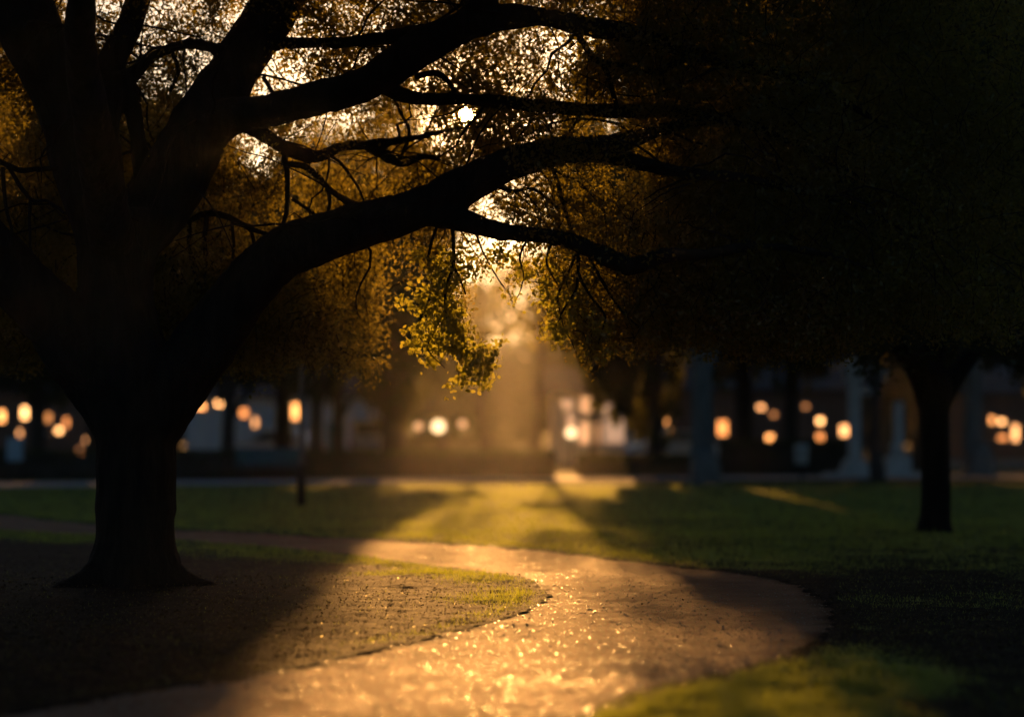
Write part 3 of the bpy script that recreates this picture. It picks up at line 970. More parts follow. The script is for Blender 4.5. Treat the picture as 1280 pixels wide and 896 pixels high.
# ------------------------------------------------------------------ background trees
def crown_mesh(name, R, Hc, n, size, seed, squash=1.0):
    r_ = np.random.default_rng(seed)
    blobs = []
    for k in range(26):
        v = r_.normal(size=3); v /= np.linalg.norm(v)
        v *= r_.uniform(0.35, 0.82)
        blobs.append((v[0] * R, v[1] * R, v[2] * Hc / 2, r_.uniform(0.26, 0.44) * R))
    blobs = np.array(blobs)
    w = blobs[:, 3] ** 2; w /= w.sum()
    ix = r_.choice(len(blobs), n, p=w)
    d = r_.normal(size=(n, 3)); d /= np.linalg.norm(d, axis=1)[:, None]
    rad = r_.uniform(0.25, 1.0, n) ** 0.6
    c = blobs[ix, :3] + d * (rad * blobs[ix, 3])[:, None] * np.array([1, 1, 0.8])
    c[:, 2] = np.maximum(c[:, 2], -Hc * 0.52 + r_.uniform(0, 0.4, n))
    V, Fq = quad_leaves(c, size, 0.7)
    return np_mesh(name, V, Fq, np.repeat(r_.uniform(0, 1, n), 4))


def trunk_mesh(name, hgt, r0, seed, flare=1.5, limbs=5, spread=1.6, bare=0.5):
    r_ = np.random.default_rng(seed)
    g = Geo()
    z = np.array([-0.1, 0.15, 0.5, hgt * 0.3, hgt * 0.6, hgt])
    rr = np.array([flare, flare * 0.92, 1.12, 0.92, 0.75, 0.25]) * r0
    pts = np.c_[np.cumsum(r_.normal(size=6) * 0.06), np.cumsum(r_.normal(size=6) * 0.06), z]
    pts[:2, :2] = 0
    cc = catmull(np.c_[pts, rr], 26)
    g.tube(cc[:, :3], cc[:, 3], 10)
    for k in range(limbs):
        b0 = cc[int(26 * r_.uniform(bare, 0.8))]
        a = k / limbs * 6.28 + r_.uniform(0, 1)
        pp = [b0[:3] + np.array([math.cos(a) * spread * t, math.sin(a) * spread * t, 1.5 * t ** 0.8 * spread * 0.6]) for t in (0, 0.3, 0.65, 1.0)]
        c2 = catmull(np.c_[np.array(pp), [b0[3] * 0.6, b0[3] * 0.45, b0[3] * 0.3, 0.02]], 10)
        g.tube(c2[:, :3], c2[:, 3], 7)
    return g.mesh(name, smooth=True)


CR = [crown_mesh('round_crown', 4.2, 7.6, 14000, 0.34, 1), crown_mesh('broad_crown', 5.2, 8.4, 14000, 0.36, 2), crown_mesh('narrow_crown', 3.0, 8.2, 7500, 0.32, 3)]
TK = [trunk_mesh('park_trunk', 7.0, 0.27, 1), trunk_mesh('park_trunk_b', 7.5, 0.34, 2), trunk_mesh('park_trunk_c', 6.5, 0.2, 3)]


def bg_tree(px, d, kind, crown_z, sxy=1.0, sz=1.0, label='', tr=1.0, bark=None, name='park_tree', group='park trees behind the lawn', trunk=None):
    x = (px - 640) / F * d
    t = empty(name, (x, d, 0), label, 'tree', group)
    tkm = trunk if trunk else TK[kind]
    o = link('trunk', tkm, bark or M_bark_mid, t)
    o.scale = (tr, tr, 1.0 * max(1.0, crown_z / 5.0)); o.rotation_euler = (0, 0, px * 0.37)
    c = link('crown', CR[kind], M_leaf_far, t)
    c.location = (0, 0, crown_z); c.scale = (sxy, sxy, sz); c.rotation_euler = (0, 0, px * 1.7)
    return t


PALE = trunk_mesh('pale_trunk', 7.5, 0.33, 9, flare=1.75)
PALEF = trunk_mesh('flared_trunk', 7.5, 0.30, 10, flare=2.0)
bl = bg_tree
# left half, about ten metres tall, so the low sun clears them only at the gap
bl(-150, 70, 1, 8.4, 1.1, 1.65, 'broad dark park tree just beyond the left end of the hedge', 1.1)
bl(-40, 76, 0, 8.4, 1.1, 1.65, 'dark round park tree behind the pale blue board at the far left')
bl(47, 73, 0, 8.4, 1.05, 1.65, 'dark tree behind the hedge among the orange windows left of the oak trunk')
bl(122, 80, 1, 8.4, 1.0, 1.65, 'dark park tree hidden mostly behind the oak trunk')
bl(212, 72, 1, 7.8, 0.95, 1.45, 'dark park tree showing just right of the oak trunk behind the hedge')
bl(288, 71, 2, 6.9, 1.15, 1.25, 'slim dark tree behind the left end of the teal bench', 1.15)
bl(352, 80, 1, 7.3, 0.9, 1.25, 'dark tree behind the teal bench, in front of the white house')
bl(397, 70, 0, 7.0, 0.85, 1.25, 'dark tree right of the slim staked sapling, behind the hedge', 0.85)
bl(424, 74, 2, 7.1, 1.1, 1.25, 'second dark trunk right of the staked sapling, before the white house')
bl(488, 69, 0, 6.9, 0.77, 1.5, 'stout brown tree between the white van and the round lamps', 1.15)
# airy tree standing in the shaft of light itself, crown shaped to shade a band of path
AIRY = crown_mesh('airy_crown', 1.6, 10.5, 1000, 0.24, 21)
t_ = bl(675, 76, 2, 8.0, 1.0, 1.0, 'airy golden tree standing in the shaft of evening light', 0.62, name='airy_tree')
for ch in t_.children:
    if ch.name.startswith('crown'):
        ch.data = AIRY; AIRY.materials.append(M_leaf)
SPARSE = crown_mesh('sparse_crown', 1.5, 9.0, 260, 0.24, 23)  # added tree, its thin crown breaks up the left shadow edge
t_ = bl(602, 82, 2, 7.4, 1.0, 1.0, 'thin sparse tree added to dapple the left side of the evening light shaft', 0.5, name='airy_tree')
for ch in t_.children:
    if ch.name.startswith('crown'):
        ch.data = SPARSE; SPARSE.materials.append(M_leaf)
# right half, taller
bl(742, 92, 0, 12.6, 0.46, 1.35, 'park tree in front of the cream pavilion beside the road', 0.6)
bl(818, 70, 0, 8.6, 0.87, 2.1, 'dark tree at the right end of the cream pavilion', 1.0)
bl(880, 57.5, 2, 10.2, 1.2, 2.0, 'grey barked tree standing on the far edge of the lawn', 0.92, M_bark_pale, 'pale_tree', trunk=PALE)
bl(930, 78, 1, 10.2, 0.9, 2.0, 'dark tree behind the lawn between the two left orange windows of the brick house')
bl(990, 74, 0, 10.2, 1.0, 2.0, 'dark tree behind the small park sign on the right')
bl(1096, 62, 2, 10.2, 1.2, 2.0, 'thin dark tree standing in front of the stone monument', 0.9)
bl(1222, 66, 1, 10.2, 1.0, 2.0, 'grey tree with a wide flared foot right of the monument', 1.0, M_bark_pale, 'pale_tree', trunk=PALEF)
bl(1150, 82, 1, 10.2, 1.0, 2.0, 'dark park tree behind the forked tree on the right')
bl(1300, 72, 0, 10.2, 1.1, 2.0, 'dark park tree at the far right edge of the view')
bl(1400, 68, 1, 10.2, 1.1, 2.0, 'broad dark tree beyond the right end of the lawn')
# far row beyond the houses
far = [(-140, 150), (-30, 142), (70, 150), (170, 146), (262, 150), (340, 143), (420, 152), (500, 148), (555, 160), (610, 172), (668, 165), (722, 150), (790, 146), (860, 152), (940, 146), (1020, 152), (1110, 146), (1200, 152), (1300, 146)]
FAR_LABEL = ['far dark tree beyond the left end of the left brick house', 'far dark tree over the left part of the left brick house roof', 'far dark tree over the middle of the left brick house roof',
             'far dark tree in the gap between the left brick house and the white house', 'far dark tree over the left end of the white house roof', 'far dark tree over the middle of the white house, above the teal bench',
             'far dark tree over the right end of the white house, beside its chimney', 'far dark tree behind the stout brown tree and the round lamps', '', '', '', 'far dark tree over the left half of the cream pavilion',
             'far dark tree over the right end of the cream pavilion', 'far dark tree over a brick house, directly behind the grey barked tree', 'far dark tree over the middle of the brick house left of the monument',
             'far dark tree over the right end of the brick house beside the monument', 'far dark tree directly behind the stone monument', 'far dark tree between the forked dark tree and the flared grey tree', 'far dark tree over the brick house at the right edge']
for i, (px, d) in enumerate(far):
    k = i % 3
    if 530 < px < 700:
        bl(px, d, 0, 4.6, 1.05, 0.95, ['hazy far tree at the left foot of the golden shaft of light', 'hazy far tree in the middle of the golden shaft of light', 'hazy far tree at the right foot of the golden shaft of light'][(px > 580) + (px > 640)], 1.0, group='far trees beyond the houses')
    else:
        bl(px, d, k, 8.6, 1.35, 2.1, FAR_LABEL[i], 1.0, group='far trees beyond the houses')

# the wood that closes the view, one dark mass of crowns
n = 46000
wx = rng.uniform(-150, 150, n)
top = 9.0 + 7.0 * np.exp(-((wx - 1.5) / 9) ** 2) + 4.0 * fbm(np.stack([wx * 0.09, np.zeros(n), np.zeros(n)], 1), 501)
wz = top * rng.uniform(0.0, 1, n) ** 0.8
wz[:11000] = rng.uniform(0, 4.5, 11000)
c = np.stack([wx, 195 + rng.normal(size=n) * 3.5 + (wx / 20) ** 2 * 0.2, wz], 1)
V, Fq = quad_leaves(c, 1.1, 0.8)
tag(link('distant_wood', np_mesh('distant_wood', V, Fq, np.repeat(rng.uniform(0, 1, n), 4)), M_leaf_far), 'dark wood closing the view beyond the houses', 'wood', kind='stuff')

# ------------------------------------------------------------------ staked sapling on the lawn
sd = ground_at(377, 632)[1]
sx = (377 - 640) / F * sd
sp = empty('sapling', (sx, sd, 0), 'slim young tree on the lawn with a dark guard round its foot', 'tree')
g = Geo()
zz = np.array([0, 0.6, 1.4, 2.3, 3.2, 4.2]); xx = np.array([0, 0.0, 0.02, -0.01, 0.03, 0.06])
g.tube(np.c_[xx, xx * 0.5, zz], [0.075, 0.068, 0.062, 0.052, 0.036, 0.01], 8)
for k in range(6):
    a = k * 1.05; z0 = 2.3 + 0.25 * k
    g.tube(np.array([(0.01, 0, z0), (0.3 * math.cos(a), 0.3 * math.sin(a), z0 + 0.35), (0.6 * math.cos(a), 0.6 * math.sin(a), z0 + 0.6)]), [0.018, 0.012, 0.005], 5)
g.build('trunk', M_bark_pale, sp, True)
Geo().lathe([(0.085, 0), (0.095, 0.02), (0.092, 0.82), (0.085, 0.84)], k=14).build('trunk_guard', M_iron, sp, True)
n = 900
c = rng.normal(size=(n, 3)) * np.array([0.42, 0.42, 0.62]) + np.array([0.03, 0, 3.5])
V, Fq = quad_leaves(c, 0.085, 0.6)
link('crown', np_mesh('sapling_crown', V, Fq, np.repeat(rng.uniform(0, 1, n), 4)), M_leaf_far, sp)


# ------------------------------------------------------------------ hedges
def hedge(x0, x1, y, hgt, label):
    h = empty('hedge', ((x0 + x1) / 2, y, 0), label, 'hedge', 'clipped hedges beyond the far path')
    L = (x1 - x0) / 2
    nseg = int(L * 2 / 0.35)
    X = np.linspace(-L, L, nseg)
    prof = [(-0.52, -0.03), (-0.58, hgt * 0.5), (-0.5, hgt * 0.93), (0, hgt), (0.5, hgt * 0.93), (0.58, hgt * 0.5), (0.52, -0.03)]
    k = len(prof)
    V = np.array([(x, p, z) for x in X for p, z in prof])
    V += (np.stack([fbm(V * 2, 1), fbm(V * 2, 2), fbm(V * 2, 3)], 1) - 0.5) * 0.16
    V[:, 2] = np.where(V[:, 2] < 0.1, -0.05, V[:, 2] - 0.06)
    fs = [(i * k + j, i * k + j + 1, (i + 1) * k + j + 1, (i + 1) * k + j) for i in range(nseg - 1) for j in range(k - 1)]
    me = bpy.data.meshes.new('hedge_core'); me.from_pydata(V.tolist(), [], fs); me.update()
    link('stems', me, M_bark_mid, h)
    n = int(L * 2 * 620)
    t = rng.uniform(0, 1, n); per = np.interp(t, [0, .36, .64, 1], [0, 1, 2, 3])
    py = np.where(t < .36, -0.56, np.where(t > .64, 0.56, (t - .5) / .14 * 0.55)) + rng.normal(size=n) * 0.05
    pz = np.where(t < .36, t / .36 * hgt, np.where(t > .64, (1 - t) / .36 * hgt, hgt)) + rng.normal(size=n) * 0.04
    c = np.stack([rng.uniform(-L, L, n), py, np.maximum(pz, 0.04)], 1)
    V, Fq = quad_leaves(c, 0.11, 0.65)
    link('foliage', np_mesh('hedge_leaves', V, Fq, np.repeat(rng.uniform(0, 1, n), 4)), M_hedge, h)
    return h


hx = lambda px, d: (px - 640) / F * d
hedge(hx(-120, 64), hx(694, 64), 64, 0.86, 'long low clipped hedge behind the far path, from the left edge to the golden light')
hedge(hx(722, 66), hx(868, 66), 66, 0.70, 'short low hedge below the cream pavilion')
hedge(hx(900, 72), hx(1055, 72), 72, 1.15, 'dark hedge between the grey tree and the stone monument')

# ------------------------------------------------------------------ bench (teal) behind the path
b = empty('park_bench', (hx(332, 61.6), 61.9, 0), 'teal slatted park bench in front of the hedge, left of the sapling', 'bench')
g = Geo()
for z in (0.52, 0.65, 0.78, 0.91): g.box(-1.0, 1.0, 0.24 + (z - .5) * .25, 0.28 + (z - .5) * .25, z, z + 0.10)
g.build('backrest', M_teal, b, bevel=0.006)
g = Geo()
for y in (-0.22, -0.10, 0.02, 0.14): g.box(-1.0, 1.0, y, y + 0.09, 0.43, 0.465)
g.build('seat', M_teal, b, bevel=0.006)
for x in (-0.85, 0.85):
    g = Geo().box(x - .03, x + .03, -0.2, -0.14, 0, 0.43).box(x - .03, x + .03, 0.17, 0.23, 0, 0.5).box(x - .03, x + .03, -0.2, 0.23, 0.385, 0.428)
    g.build('leg', M_iron, b)
    Geo().box(x - .03, x + .03, -0.24, 0.24, 0.62, 0.66).box(x - .025, x + .025, -0.22, -0.17, 0.47, 0.618).build('armrest', M_iron, b)

# ------------------------------------------------------------------ notice board far left, small sign right
nb_ = empty('notice_board', (hx(14, 60.4), 60.9, 0), 'pale blue notice board on two posts by the path, far left', 'sign')
Geo().box(-0.24, 0.24, -0.03, 0.03, 0.62, 1.32).build('panel', M_blue, nb_, bevel=0.01)
for x in (-0.2, 0.2): Geo().box(x - .03, x + .03, 0.035, 0.09, 0, 1.25).build('post', M_iron, nb_)
ps = empty('litter_bin', (hx(1003, 60.6), 60.9, 0), 'small pale grey litter bin on a post near the lawn edge, right', 'bin')
Geo().lathe([(0.17, 0.0), (0.2, 0.04), (0.22, 0.5), (0.235, 0.52), (0.235, 0.56), (0.16, 0.6), (0.05, 0.62)], (0, 0, 0.52), 16).build('bucket', M_stone, ps, True)
Geo().lathe([(0.05, 0), (0.04, 0.05), (0.04, 0.55)], k=10).build('post', M_iron, ps, True)

# ------------------------------------------------------------------ stone monument
dm = 65.5
mo = empty('stone_monument', (hx(1098, dm), dm, 0), 'pale stone monument gateway of two pillars, lintel and plinths at the right', 'monument')
s_ = dm / F
Geo().box(-1.75, 1.9, -0.9, 0.9, -0.05, 0.16).build('base_step', M_stone, mo, bevel=0.02)
g = Geo().box(-0.98, -0.62, -0.2, 0.2, 0.72, 3.2); g.box(-1.04, -0.56, -0.26, 0.26, 0.6, 0.718)
g.build('pillar', M_stone, mo, bevel=0.025)
g = Geo().prism([(-1.28, 0.165), (-0.36, 0.165), (-0.5, 0.598), (-1.1, 0.598)], 'y', -0.42, 0.42)
g.build('plinth', M_stone, mo, bevel=0.02)
g = Geo().box(0.5, 0.8, -0.17, 0.17, 0.82, 2.5); g.build('pillar', M_stone, mo, bevel=0.02)
g = Geo().box(0.22, 1.0, -0.4, 0.4, 0.165, 0.70); g.box(0.36, 0.92, -0.26, 0.26, 0.703, 0.818)
g.build('plinth', M_stone, mo, bevel=0.02)
g = Geo().box(-1.08, 0.2, -0.3, 0.3, 3.203, 3.5); g.box(-1.18, 0.32, -0.38, 0.38, 3.503, 3.62); g.box(-1.0, 0.12, -0.24, 0.24, 3.623, 3.95)
g.build('lintel', M_stone, mo, bevel=0.02)
g = Geo().box(-0.62, 0.12, -0.1, 0.1, 2.72, 2.95); g.build('cross_bar', M_stone, mo, bevel=0.02)
g = Geo().lathe([(0.10, 0), (0.16, 0.06), (0.13, 0.18), (0.2, 0.3), (0.17, 0.42), (0.05, 0.5)], (0.62, -0.0, 0.82), 14)
# urn sits on the right plinth in front of its pillar
u = g.mesh('urn', True)
link('urn', u, M_stone, mo).location = (-0.12, -0.29, -0.115)


# ------------------------------------------------------------------ street lamps (round globes)
def lamp(px, py, d, rad, mat, label):
    top = at(px, py, d)
    l = empty('park_lamp', (top[0], d, 0), label, 'lamp', 'round globe lamps along the road')
    z = top[2]
    Geo().lathe([(0.10, 0), (0.10, 0.12), (0.05, 0.2), (0.035, z * 0.55), (0.03, z - rad - 0.06)], k=10).build('post', M_iron, l, True)
    Geo().lathe([(0.04, z - rad - 0.07), (0.09, z - rad - 0.03), (0.09, z - rad * 0.86)], k=12).build('collar', M_iron, l, True)
    prof = [(math.sin(t) * rad, z - math.cos(t) * rad) for t in np.linspace(0.3, math.pi - 0.05, 12)]
    Geo().lathe(prof, k=18).build('globe', mat, l, True)


lamp(548, 533, 78, 0.26, M_lamp, 'brightest round globe lamp, beside the stout brown tree')
lamp(523, 533, 84, 0.17, M_lamp_dim, 'dimmer globe lamp just left of the brightest one')
lamp(578, 530, 88, 0.17, M_lamp_dim, 'small globe lamp just right of the brightest one')
lamp(714, 541, 80, 0.22, M_lamp, 'bright globe lamp at the left corner of the cream pavilion')


# ------------------------------------------------------------------ houses
def house(name, x0, x1, d, wall_h, depth, roof_h, wall_mat, windows, label, lit=M_lit, door_x=None, chimney=True):
    cx = (x0 + x1) / 2
    h = empty(name, (cx, d, 0), label, 'house')
    a, b = x0 - cx, x1 - cx
    Geo().box(a, b, 0, depth, -0.05, wall_h).build('wall', wall_mat, h)
    r = Geo().prism([(-0.5, wall_h + 0.003), (depth + 0.5, wall_h + 0.003), (depth / 2, wall_h + roof_h)], 'x', a - 0.4, b + 0.4).build('roof', M_roof, h)
    if chimney:
        Geo().box(b - 2.2, b - 1.5, depth * .55, depth * .55 + .6, wall_h + roof_h * .6, wall_h + roof_h + 0.7).build('chimney', M_brick, r)
    for wi, (px, py, wpx, hpx, on) in enumerate(windows):
        c = at(px, py, d)
        wx, wz = c[0] - cx, c[2]
        q1, q2 = (random.uniform(0.16, 0.36), random.uniform(0.16, 0.40)) if name != 'pavilion' else (0.44, 0.46)
        w2, h2 = wpx * d / F * q1, hpx * d / F * q2
        fr = Geo()
        fr.box(wx - w2 - .06, wx + w2 + .06, -0.05, 0.02, wz + h2, wz + h2 + .06).box(wx - w2 - .1, wx + w2 + .1, -0.09, 0.02, wz - h2 - .07, wz - h2 - .002)
        fr.box(wx - w2 - .06, wx - w2, -0.05, 0.02, wz - h2, wz + h2 - .002).box(wx + w2, wx + w2 + .06, -0.05, 0.02, wz - h2, wz + h2 - .002)
        fr.box(wx - .02, wx + .02, -0.035, 0.02, wz - h2, wz + h2 - .002)
        f = fr.build('window', M_white, h)
        Geo().box(wx - w2, wx - .022, -0.012, 0.01, wz - h2 + .002, wz + h2 - .004).box(wx + .022, wx + w2, -0.012, 0.01, wz - h2 + .002, wz + h2 - .004).build('pane', (lit[wi % len(lit)] if on else M_glass), f)
    if door_x is not None:
        dx = hx(door_x, d) - cx
        dr = Geo().box(dx - .48, dx + .48, -0.05, 0.02, 0.0, 2.1).build('door', M_teal, h)
        Geo().box(dx + .34, dx + .39, -0.09, -0.052, 1.0, 1.12).build('handle', M_iron, dr)
    return h


DH = 108.0
house('brick_house', hx(-60, DH), hx(150, DH), DH, 3.6, 7, 2.2, M_brick,
      [(2, 520, 12, 20, 1), (31, 516, 9, 18, 1), (42, 501, 8, 10, 1), (25, 541, 10, 14, 1), (60, 522, 10, 16, 1), (54, 541, 10, 9, 1), (74, 538, 11, 14, 1), (83, 528, 8, 18, 1), (108, 550, 11, 11, 1), (100, 564, 12, 10, 1)],
      'dark brick house far left, full of small orange lit windows')
house('white_house', hx(232, DH), hx(478, DH), DH, 3.4, 8, 2.4, M_render_white,
      [(251, 508, 15, 14, 1), (274, 504, 11, 13, 1), (305, 516, 13, 24, 1), (319, 528, 12, 14, 1), (321, 551, 13, 12, 1), (369, 514, 9, 26, 1), (387, 567, 9, 9, 1)],
      'white walled house behind the tree trunks and the bench', door_x=420)
house('pavilion', hx(690, 104), hx(792, 104), 104, 3.5, 5, 1.5, M_render_cream,
      [(709, 505, 14, 12, 1), (735, 506, 20, 20, 1), (762, 506, 20, 28, 1), (780, 504, 12, 14, 1), (737, 541, 28, 28, 1), (768, 539, 26, 32, 1), (713, 525, 9, 18, 1)],
      'cream pavilion with a row of bright lit windows right of the golden light', lit=M_lit_pale, chimney=False)
house('brick_house', hx(820, DH), hx(1080, DH), DH, 3.8, 8, 2.6, M_brick,
      [(831, 520, 12, 24, 1), (838, 543, 18, 18, 1), (903, 535, 17, 22, 1), (951, 509, 10, 11, 1), (967, 518, 11, 12, 1), (962, 547, 18, 20, 1), (1025, 526, 14, 10, 1), (1025, 547, 21, 15, 1), (1056, 538, 22, 26, 1), (1007, 508, 8, 8, 1)],
      'dark brick house behind the lawn with big round-looking orange windows, left of the monument')
house('brick_house', hx(1225, DH), hx(1420, DH), DH, 3.6, 8, 2.2, M_brick,
      [(1240, 525, 9, 14, 1), (1252, 527, 9, 14, 1), (1253, 547, 12, 14, 1), (1269, 541, 10, 26, 1), (1300, 541, 10, 20, 1)],
      'dark brick house at the right edge with narrow orange windows')


# ------------------------------------------------------------------ vehicles parked on the road
def vehicle(name, px, d, rz, label, cat, L, Wd, prof_body, prof_glass, wheels, body_mat):
    """side profile along y, width across x; rear towards -y"""
    v = empty(name, (hx(px, d), d, 0.06), label, cat, rz=rz)
    bm_ = Geo().prism(prof_body, 'x', -Wd / 2, Wd / 2)
    bo = bm_.build('body', body_mat, v, bevel=0.06)
    Geo().prism(prof_glass, 'x', -Wd / 2 - 0.006, Wd / 2 + 0.006).build('side_window', M_glass, v)
    for y in wheels:
        for sx_ in (-1, 1):
            ang = np.linspace(0, 2 * math.pi, 19)[:-1]
            g = Geo().prism([(y + .33 * math.cos(t), .33 + .33 * math.sin(t)) for t in ang], 'x', sx_ * (Wd / 2 - .2), sx_ * (Wd / 2 + .02))
            w = g.build('wheel', M_rubber, v)
            g = Geo().prism([(y + .2 * math.cos(t), .33 + .2 * math.sin(t)) for t in ang], 'x', sx_ * (Wd / 2 + .0205), sx_ * (Wd / 2 + .03))
            g.build('rim', M_stone, w)
    return v


vb = [(-2.5, 0.35), (-2.55, 1.0), (-2.4, 2.05), (-2.2, 2.15), (1.0, 2.15), (1.75, 1.25), (2.45, 1.05), (2.55, 0.5), (2.4, 0.35)]
van = vehicle('white_van', 462, 88.6, 0.12, 'white delivery van parked end-on on the road, left of the brown tree', 'van', 5.1, 1.9, vb, [(0.3, 1.3), (0.3, 1.9), (0.95, 1.92), (1.5, 1.3)], (-1.5, 1.6), M_white)
Geo().box(-0.7, 0.7, -2.515, -2.47, 1.35, 1.85).build('rear_window', M_glass, van)
for s in (-1, 1): Geo().box(s * 0.85 - .07, s * 0.85 + .07, -2.585, -2.52, 0.8, 1.1).build('tail_light', M_red, van)
Geo().box(-0.9, 0.9, -2.62, -2.5, 0.36, 0.52).build('bumper', M_iron, van)
cb = [(-2.0, 0.3), (-2.05, 0.85), (-1.75, 1.05), (-1.25, 1.5), (0.3, 1.52), (1.05, 1.02), (1.95, 0.85), (2.05, 0.45), (1.95, 0.3)]
car = vehicle('parked_car', 345, 88.8, 1.25, 'white parked car on the road behind the teal bench', 'car', 4.1, 1.7, cb, [(-1.4, 1.06), (-1.1, 1.42), (0.2, 1.44), (0.8, 1.06)], (-1.25, 1.3), M_white)
for s in (-1, 1):
    Geo().box(s * 0.66 - .12, s * 0.66 + .12, -2.09, -2.0, 0.7, 0.84).build('tail_light', M_red, car)
    Geo().box(s * 0.66 - .12, s * 0.66 + .12, 1.93, 2.07, 0.62, 0.76).build('headlight', M_glass, car)
cb2 = cb
car = vehicle('parked_car', 838, 89.2, 1.9, 'pale parked car on the road right of the cream pavilion', 'car', 4.1, 1.7, cb2, [(-1.4, 1.06), (-1.1, 1.42), (0.2, 1.44), (0.8, 1.06)], (-1.25, 1.3), M_white)
for s in (-1, 1):
    Geo().box(s * 0.66 - .12, s * 0.66 + .12, -2.09, -2.0, 0.7, 0.84).build('tail_light', M_red, car)
    Geo().box(s * 0.66 - .12, s * 0.66 + .12, 1.93, 2.07, 0.62, 0.76).build('headlight', M_glass, car)

# ------------------------------------------------------------------ grass
NG = 800000
gpx = rng.uniform(-120, 1400, NG)
u_ = rng.uniform(0, 1, NG)
gpy = 597 + (985 - 597) * u_ ** 1.0
v_ = (H / 2 - gpy) / F
fw_ = cs - v_ * sn; up_ = sn + v_ * cs
gd_ = -EYE / (up_ / fw_)
gxx = (gpx - 640) / F / fw_ * gd_; gyy = gd_ * (1 + rng.normal(size=NG) * 0.004)
dn = grass_density(gxx, gyy)
ok = (rng.uniform(size=NG) < dn) & ~in_poly(gxx, gyy)
gxx, gyy, dn = gxx[ok], gyy[ok], dn[ok]
ok = (gyy < 56.5)
gxx, gyy, dn = gxx[ok], gyy[ok], dn[ok]
gzz = height(gxx, gyy)
n = len(gxx)
sc_ = np.clip(gyy / 12.0, 1, 4.5)
vergeb = (gxx > 0.3) & (gyy < 13.0)
ed = edge_dist(gxx, gyy)
hh = (0.012 + np.minimum(rng.gamma(1.3, 0.016, n), 0.075)) * np.clip(0.25 + dn * 0.8, 0.3, 1) * np.clip(0.35 + ed / 0.35, 0.35, 1) * np.interp(gyy, [10, 25, 60], [0.9, 1.0, 1.6])
tuft = np.clip((fbm(np.stack([gxx, gyy, np.zeros(n)], 1) * 4.0, 61) - 0.38) / 0.22, 0.0, 1)
hh = np.where(vergeb, hh * (0.5 + 1.3 * tuft) + 0.008 * tuft, hh * (0.7 + 0.5 * tuft))
ww = 0.0055 * sc_ * rng.uniform(0.7, 1.4, n)
az = rng.uniform(0, 2 * math.pi, n)
lean = rng.uniform(0.1, 0.9, n) * hh
la = rng.uniform(0, 2 * math.pi, n)
bx, by = np.cos(az) * ww / 2, np.sin(az) * ww / 2
V = np.stack([np.stack([gxx - bx, gyy - by, gzz - 0.012], 1), np.stack([gxx + bx, gyy + by, gzz - 0.012], 1),
              np.stack([gxx + np.cos(la) * lean, gyy + np.sin(la) * lean, gzz + hh], 1)], 1).reshape(-1, 3)
tp = np.clip(fbm(np.stack([gxx, gyy, np.zeros(n)], 1) * 0.6, 401) * 0.7 + rng.uniform(0, 0.4, n), 0, 1)
tag(link('grass', np_mesh('grass', V, np.arange(3 * n).reshape(-1, 3), np.repeat(tp, 3)), M_grass), 'short mown park grass', 'grass', kind='stuff')

# ------------------------------------------------------------------ loose stones on the path, leaf litter under the oak
def pebbles(c, r):
    """flat-topped little stones: five-sided, seven triangles of side and crown"""
    n = len(c)
    k = 5
    a = rng.uniform(0, 6.28, (n, 1)) + np.arange(k)[None, :] * 2 * math.pi / k + rng.normal(size=(n, k)) * 0.22
    rr = r[:, None] * rng.uniform(0.75, 1.3, (n, k))
    el = rng.uniform(0.7, 1.4, (n, 1))
    bot = np.stack([np.cos(a) * rr * el, np.sin(a) * rr, np.full((n, k), -0.3) * r[:, None]], 2)
    tilt = rng.normal(size=(n, 2)) * 0.13
    tx, ty = np.cos(a) * rr * el * 0.68, np.sin(a) * rr * 0.68
    top = np.stack([tx, ty, 0.55 * r[:, None] + tx * tilt[:, :1] + ty * tilt[:, 1:]], 2)
    V = (np.concatenate([bot, top], 1) + c[:, None, :]).reshape(-1, 3)
    fs = []
    for q_ in range(k):
        w_ = (q_ + 1) % k
        fs += [(q_, w_, k + w_), (q_, k + w_, k + q_)]
    fs += [(k, k + 1, k + 2), (k, k + 2, k + 3), (k, k + 3, k + 4)]
    fs = np.array(fs)
    Fq = (np.arange(n)[:, None, None] * 2 * k + fs[None]).reshape(-1, 3)
    return V, Fq


NS = 22000
i_ = rng.integers(0, NP_ - 1, NS * 2); j_ = rng.integers(0, K - 1, NS * 2)
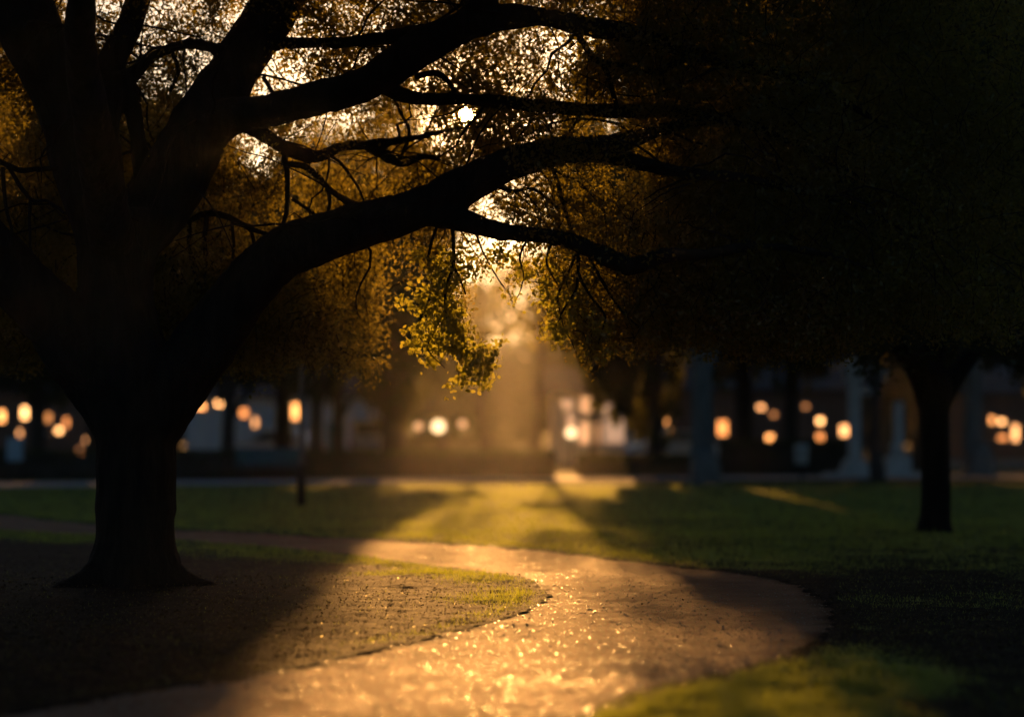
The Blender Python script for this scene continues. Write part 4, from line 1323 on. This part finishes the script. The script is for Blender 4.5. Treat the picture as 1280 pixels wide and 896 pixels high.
# choose evenly in the picture: weight towards the camera
wgt = 1.0 / np.maximum(PW[i_, j_, 1], 6) ** 1.0
ok = (rng.uniform(size=NS * 2) < wgt / wgt.max()) & (PW[i_, j_, 1] < 34)
i_, j_ = i_[ok], j_[ok]
pp = np.stack([pxw, pyw, pz], 1).reshape(NP_, K, 3)
fa, fb = rng.uniform(0, 1, (2, len(i_), 1))
c = pp[i_, j_] * (1 - fa) * (1 - fb) + pp[i_ + 1, j_] * fa * (1 - fb) + pp[i_, j_ + 1] * (1 - fa) * fb + pp[i_ + 1, j_ + 1] * fa * fb
r = 0.0028 + rng.gamma(1.3, 0.0016, len(c))
r = np.minimum(r, 0.012)
V, Fq = pebbles(c + np.array([0, 0, 0.001]), r)
M_peb = noisy('loose_gravel', (0.16, 0.10, 0.07), (0.42, 0.30, 0.22), 60, 0.28, 0.0, spec=0.3)
tag(link('gravel', np_mesh('gravel', V, Fq), M_peb), 'loose gravel on the path', 'gravel', kind='stuff')

NL = 52000
lpx = rng.uniform(-120, 1400, NL); lpy = rng.uniform(668, 985, NL)
v_ = (H / 2 - lpy) / F; fw_ = cs - v_ * sn; up_ = sn + v_ * cs
ld = -EYE / (up_ / fw_)
lx = (lpx - 640) / F / fw_ * ld; ly = ld
onp = in_poly(lx, ly)
gdn = grass_density(lx, ly)
ok = (~onp & (rng.uniform(size=NL) < 1.0 - 0.9 * gdn)) | (onp & (rng.uniform(size=NL) < 0.012))
lx, ly, onp = lx[ok], ly[ok], onp[ok]
lz = np.where(onp, 0.0, height(lx, ly))
n = len(lx)
c = np.stack([lx, ly, lz + 0.012], 1)
az = rng.uniform(0, 6.28, n)
a = np.stack([np.cos(az), np.sin(az), rng.normal(size=n) * 0.35], 1)
b_ = np.stack([-np.sin(az), np.cos(az), rng.normal(size=n) * 0.45], 1)
L = (0.021 * rng.uniform(0.6, 1.5, n))[:, None]
V = np.stack([c - a * L * .5, c - b_ * L * .28 + np.array([0, 0, .004]), c + a * L * .5, c + b_ * L * .28 + np.array([0, 0, .004])], 1).reshape(-1, 3)
tag(link('fallen_leaves', np_mesh('fallen_leaves', V, np.arange(4 * n).reshape(-1, 4), np.repeat(rng.uniform(0, 1, n), 4)), M_litter), 'brown fallen leaves on bare soil', 'leaf litter', kind='stuff')

# ------------------------------------------------------------------ hazy evening air
hz = Geo().box(-950, 950, -70, 1250, -1.5, 24).mesh('haze')
M = Mat('evening_haze')
M.nt.nodes.remove(M.bsdf)
pv = M.n('ShaderNodeVolumePrincipled')
pv.inputs['Color'].default_value = (0.92, 0.90, 0.88, 1)
pv.inputs['Density'].default_value = 0.0003
pv.inputs['Anisotropy'].default_value = 0.72
M.l(pv.outputs[0], M.out.inputs['Volume'])
tag(link('haze', hz, M.m), kind='stuff')
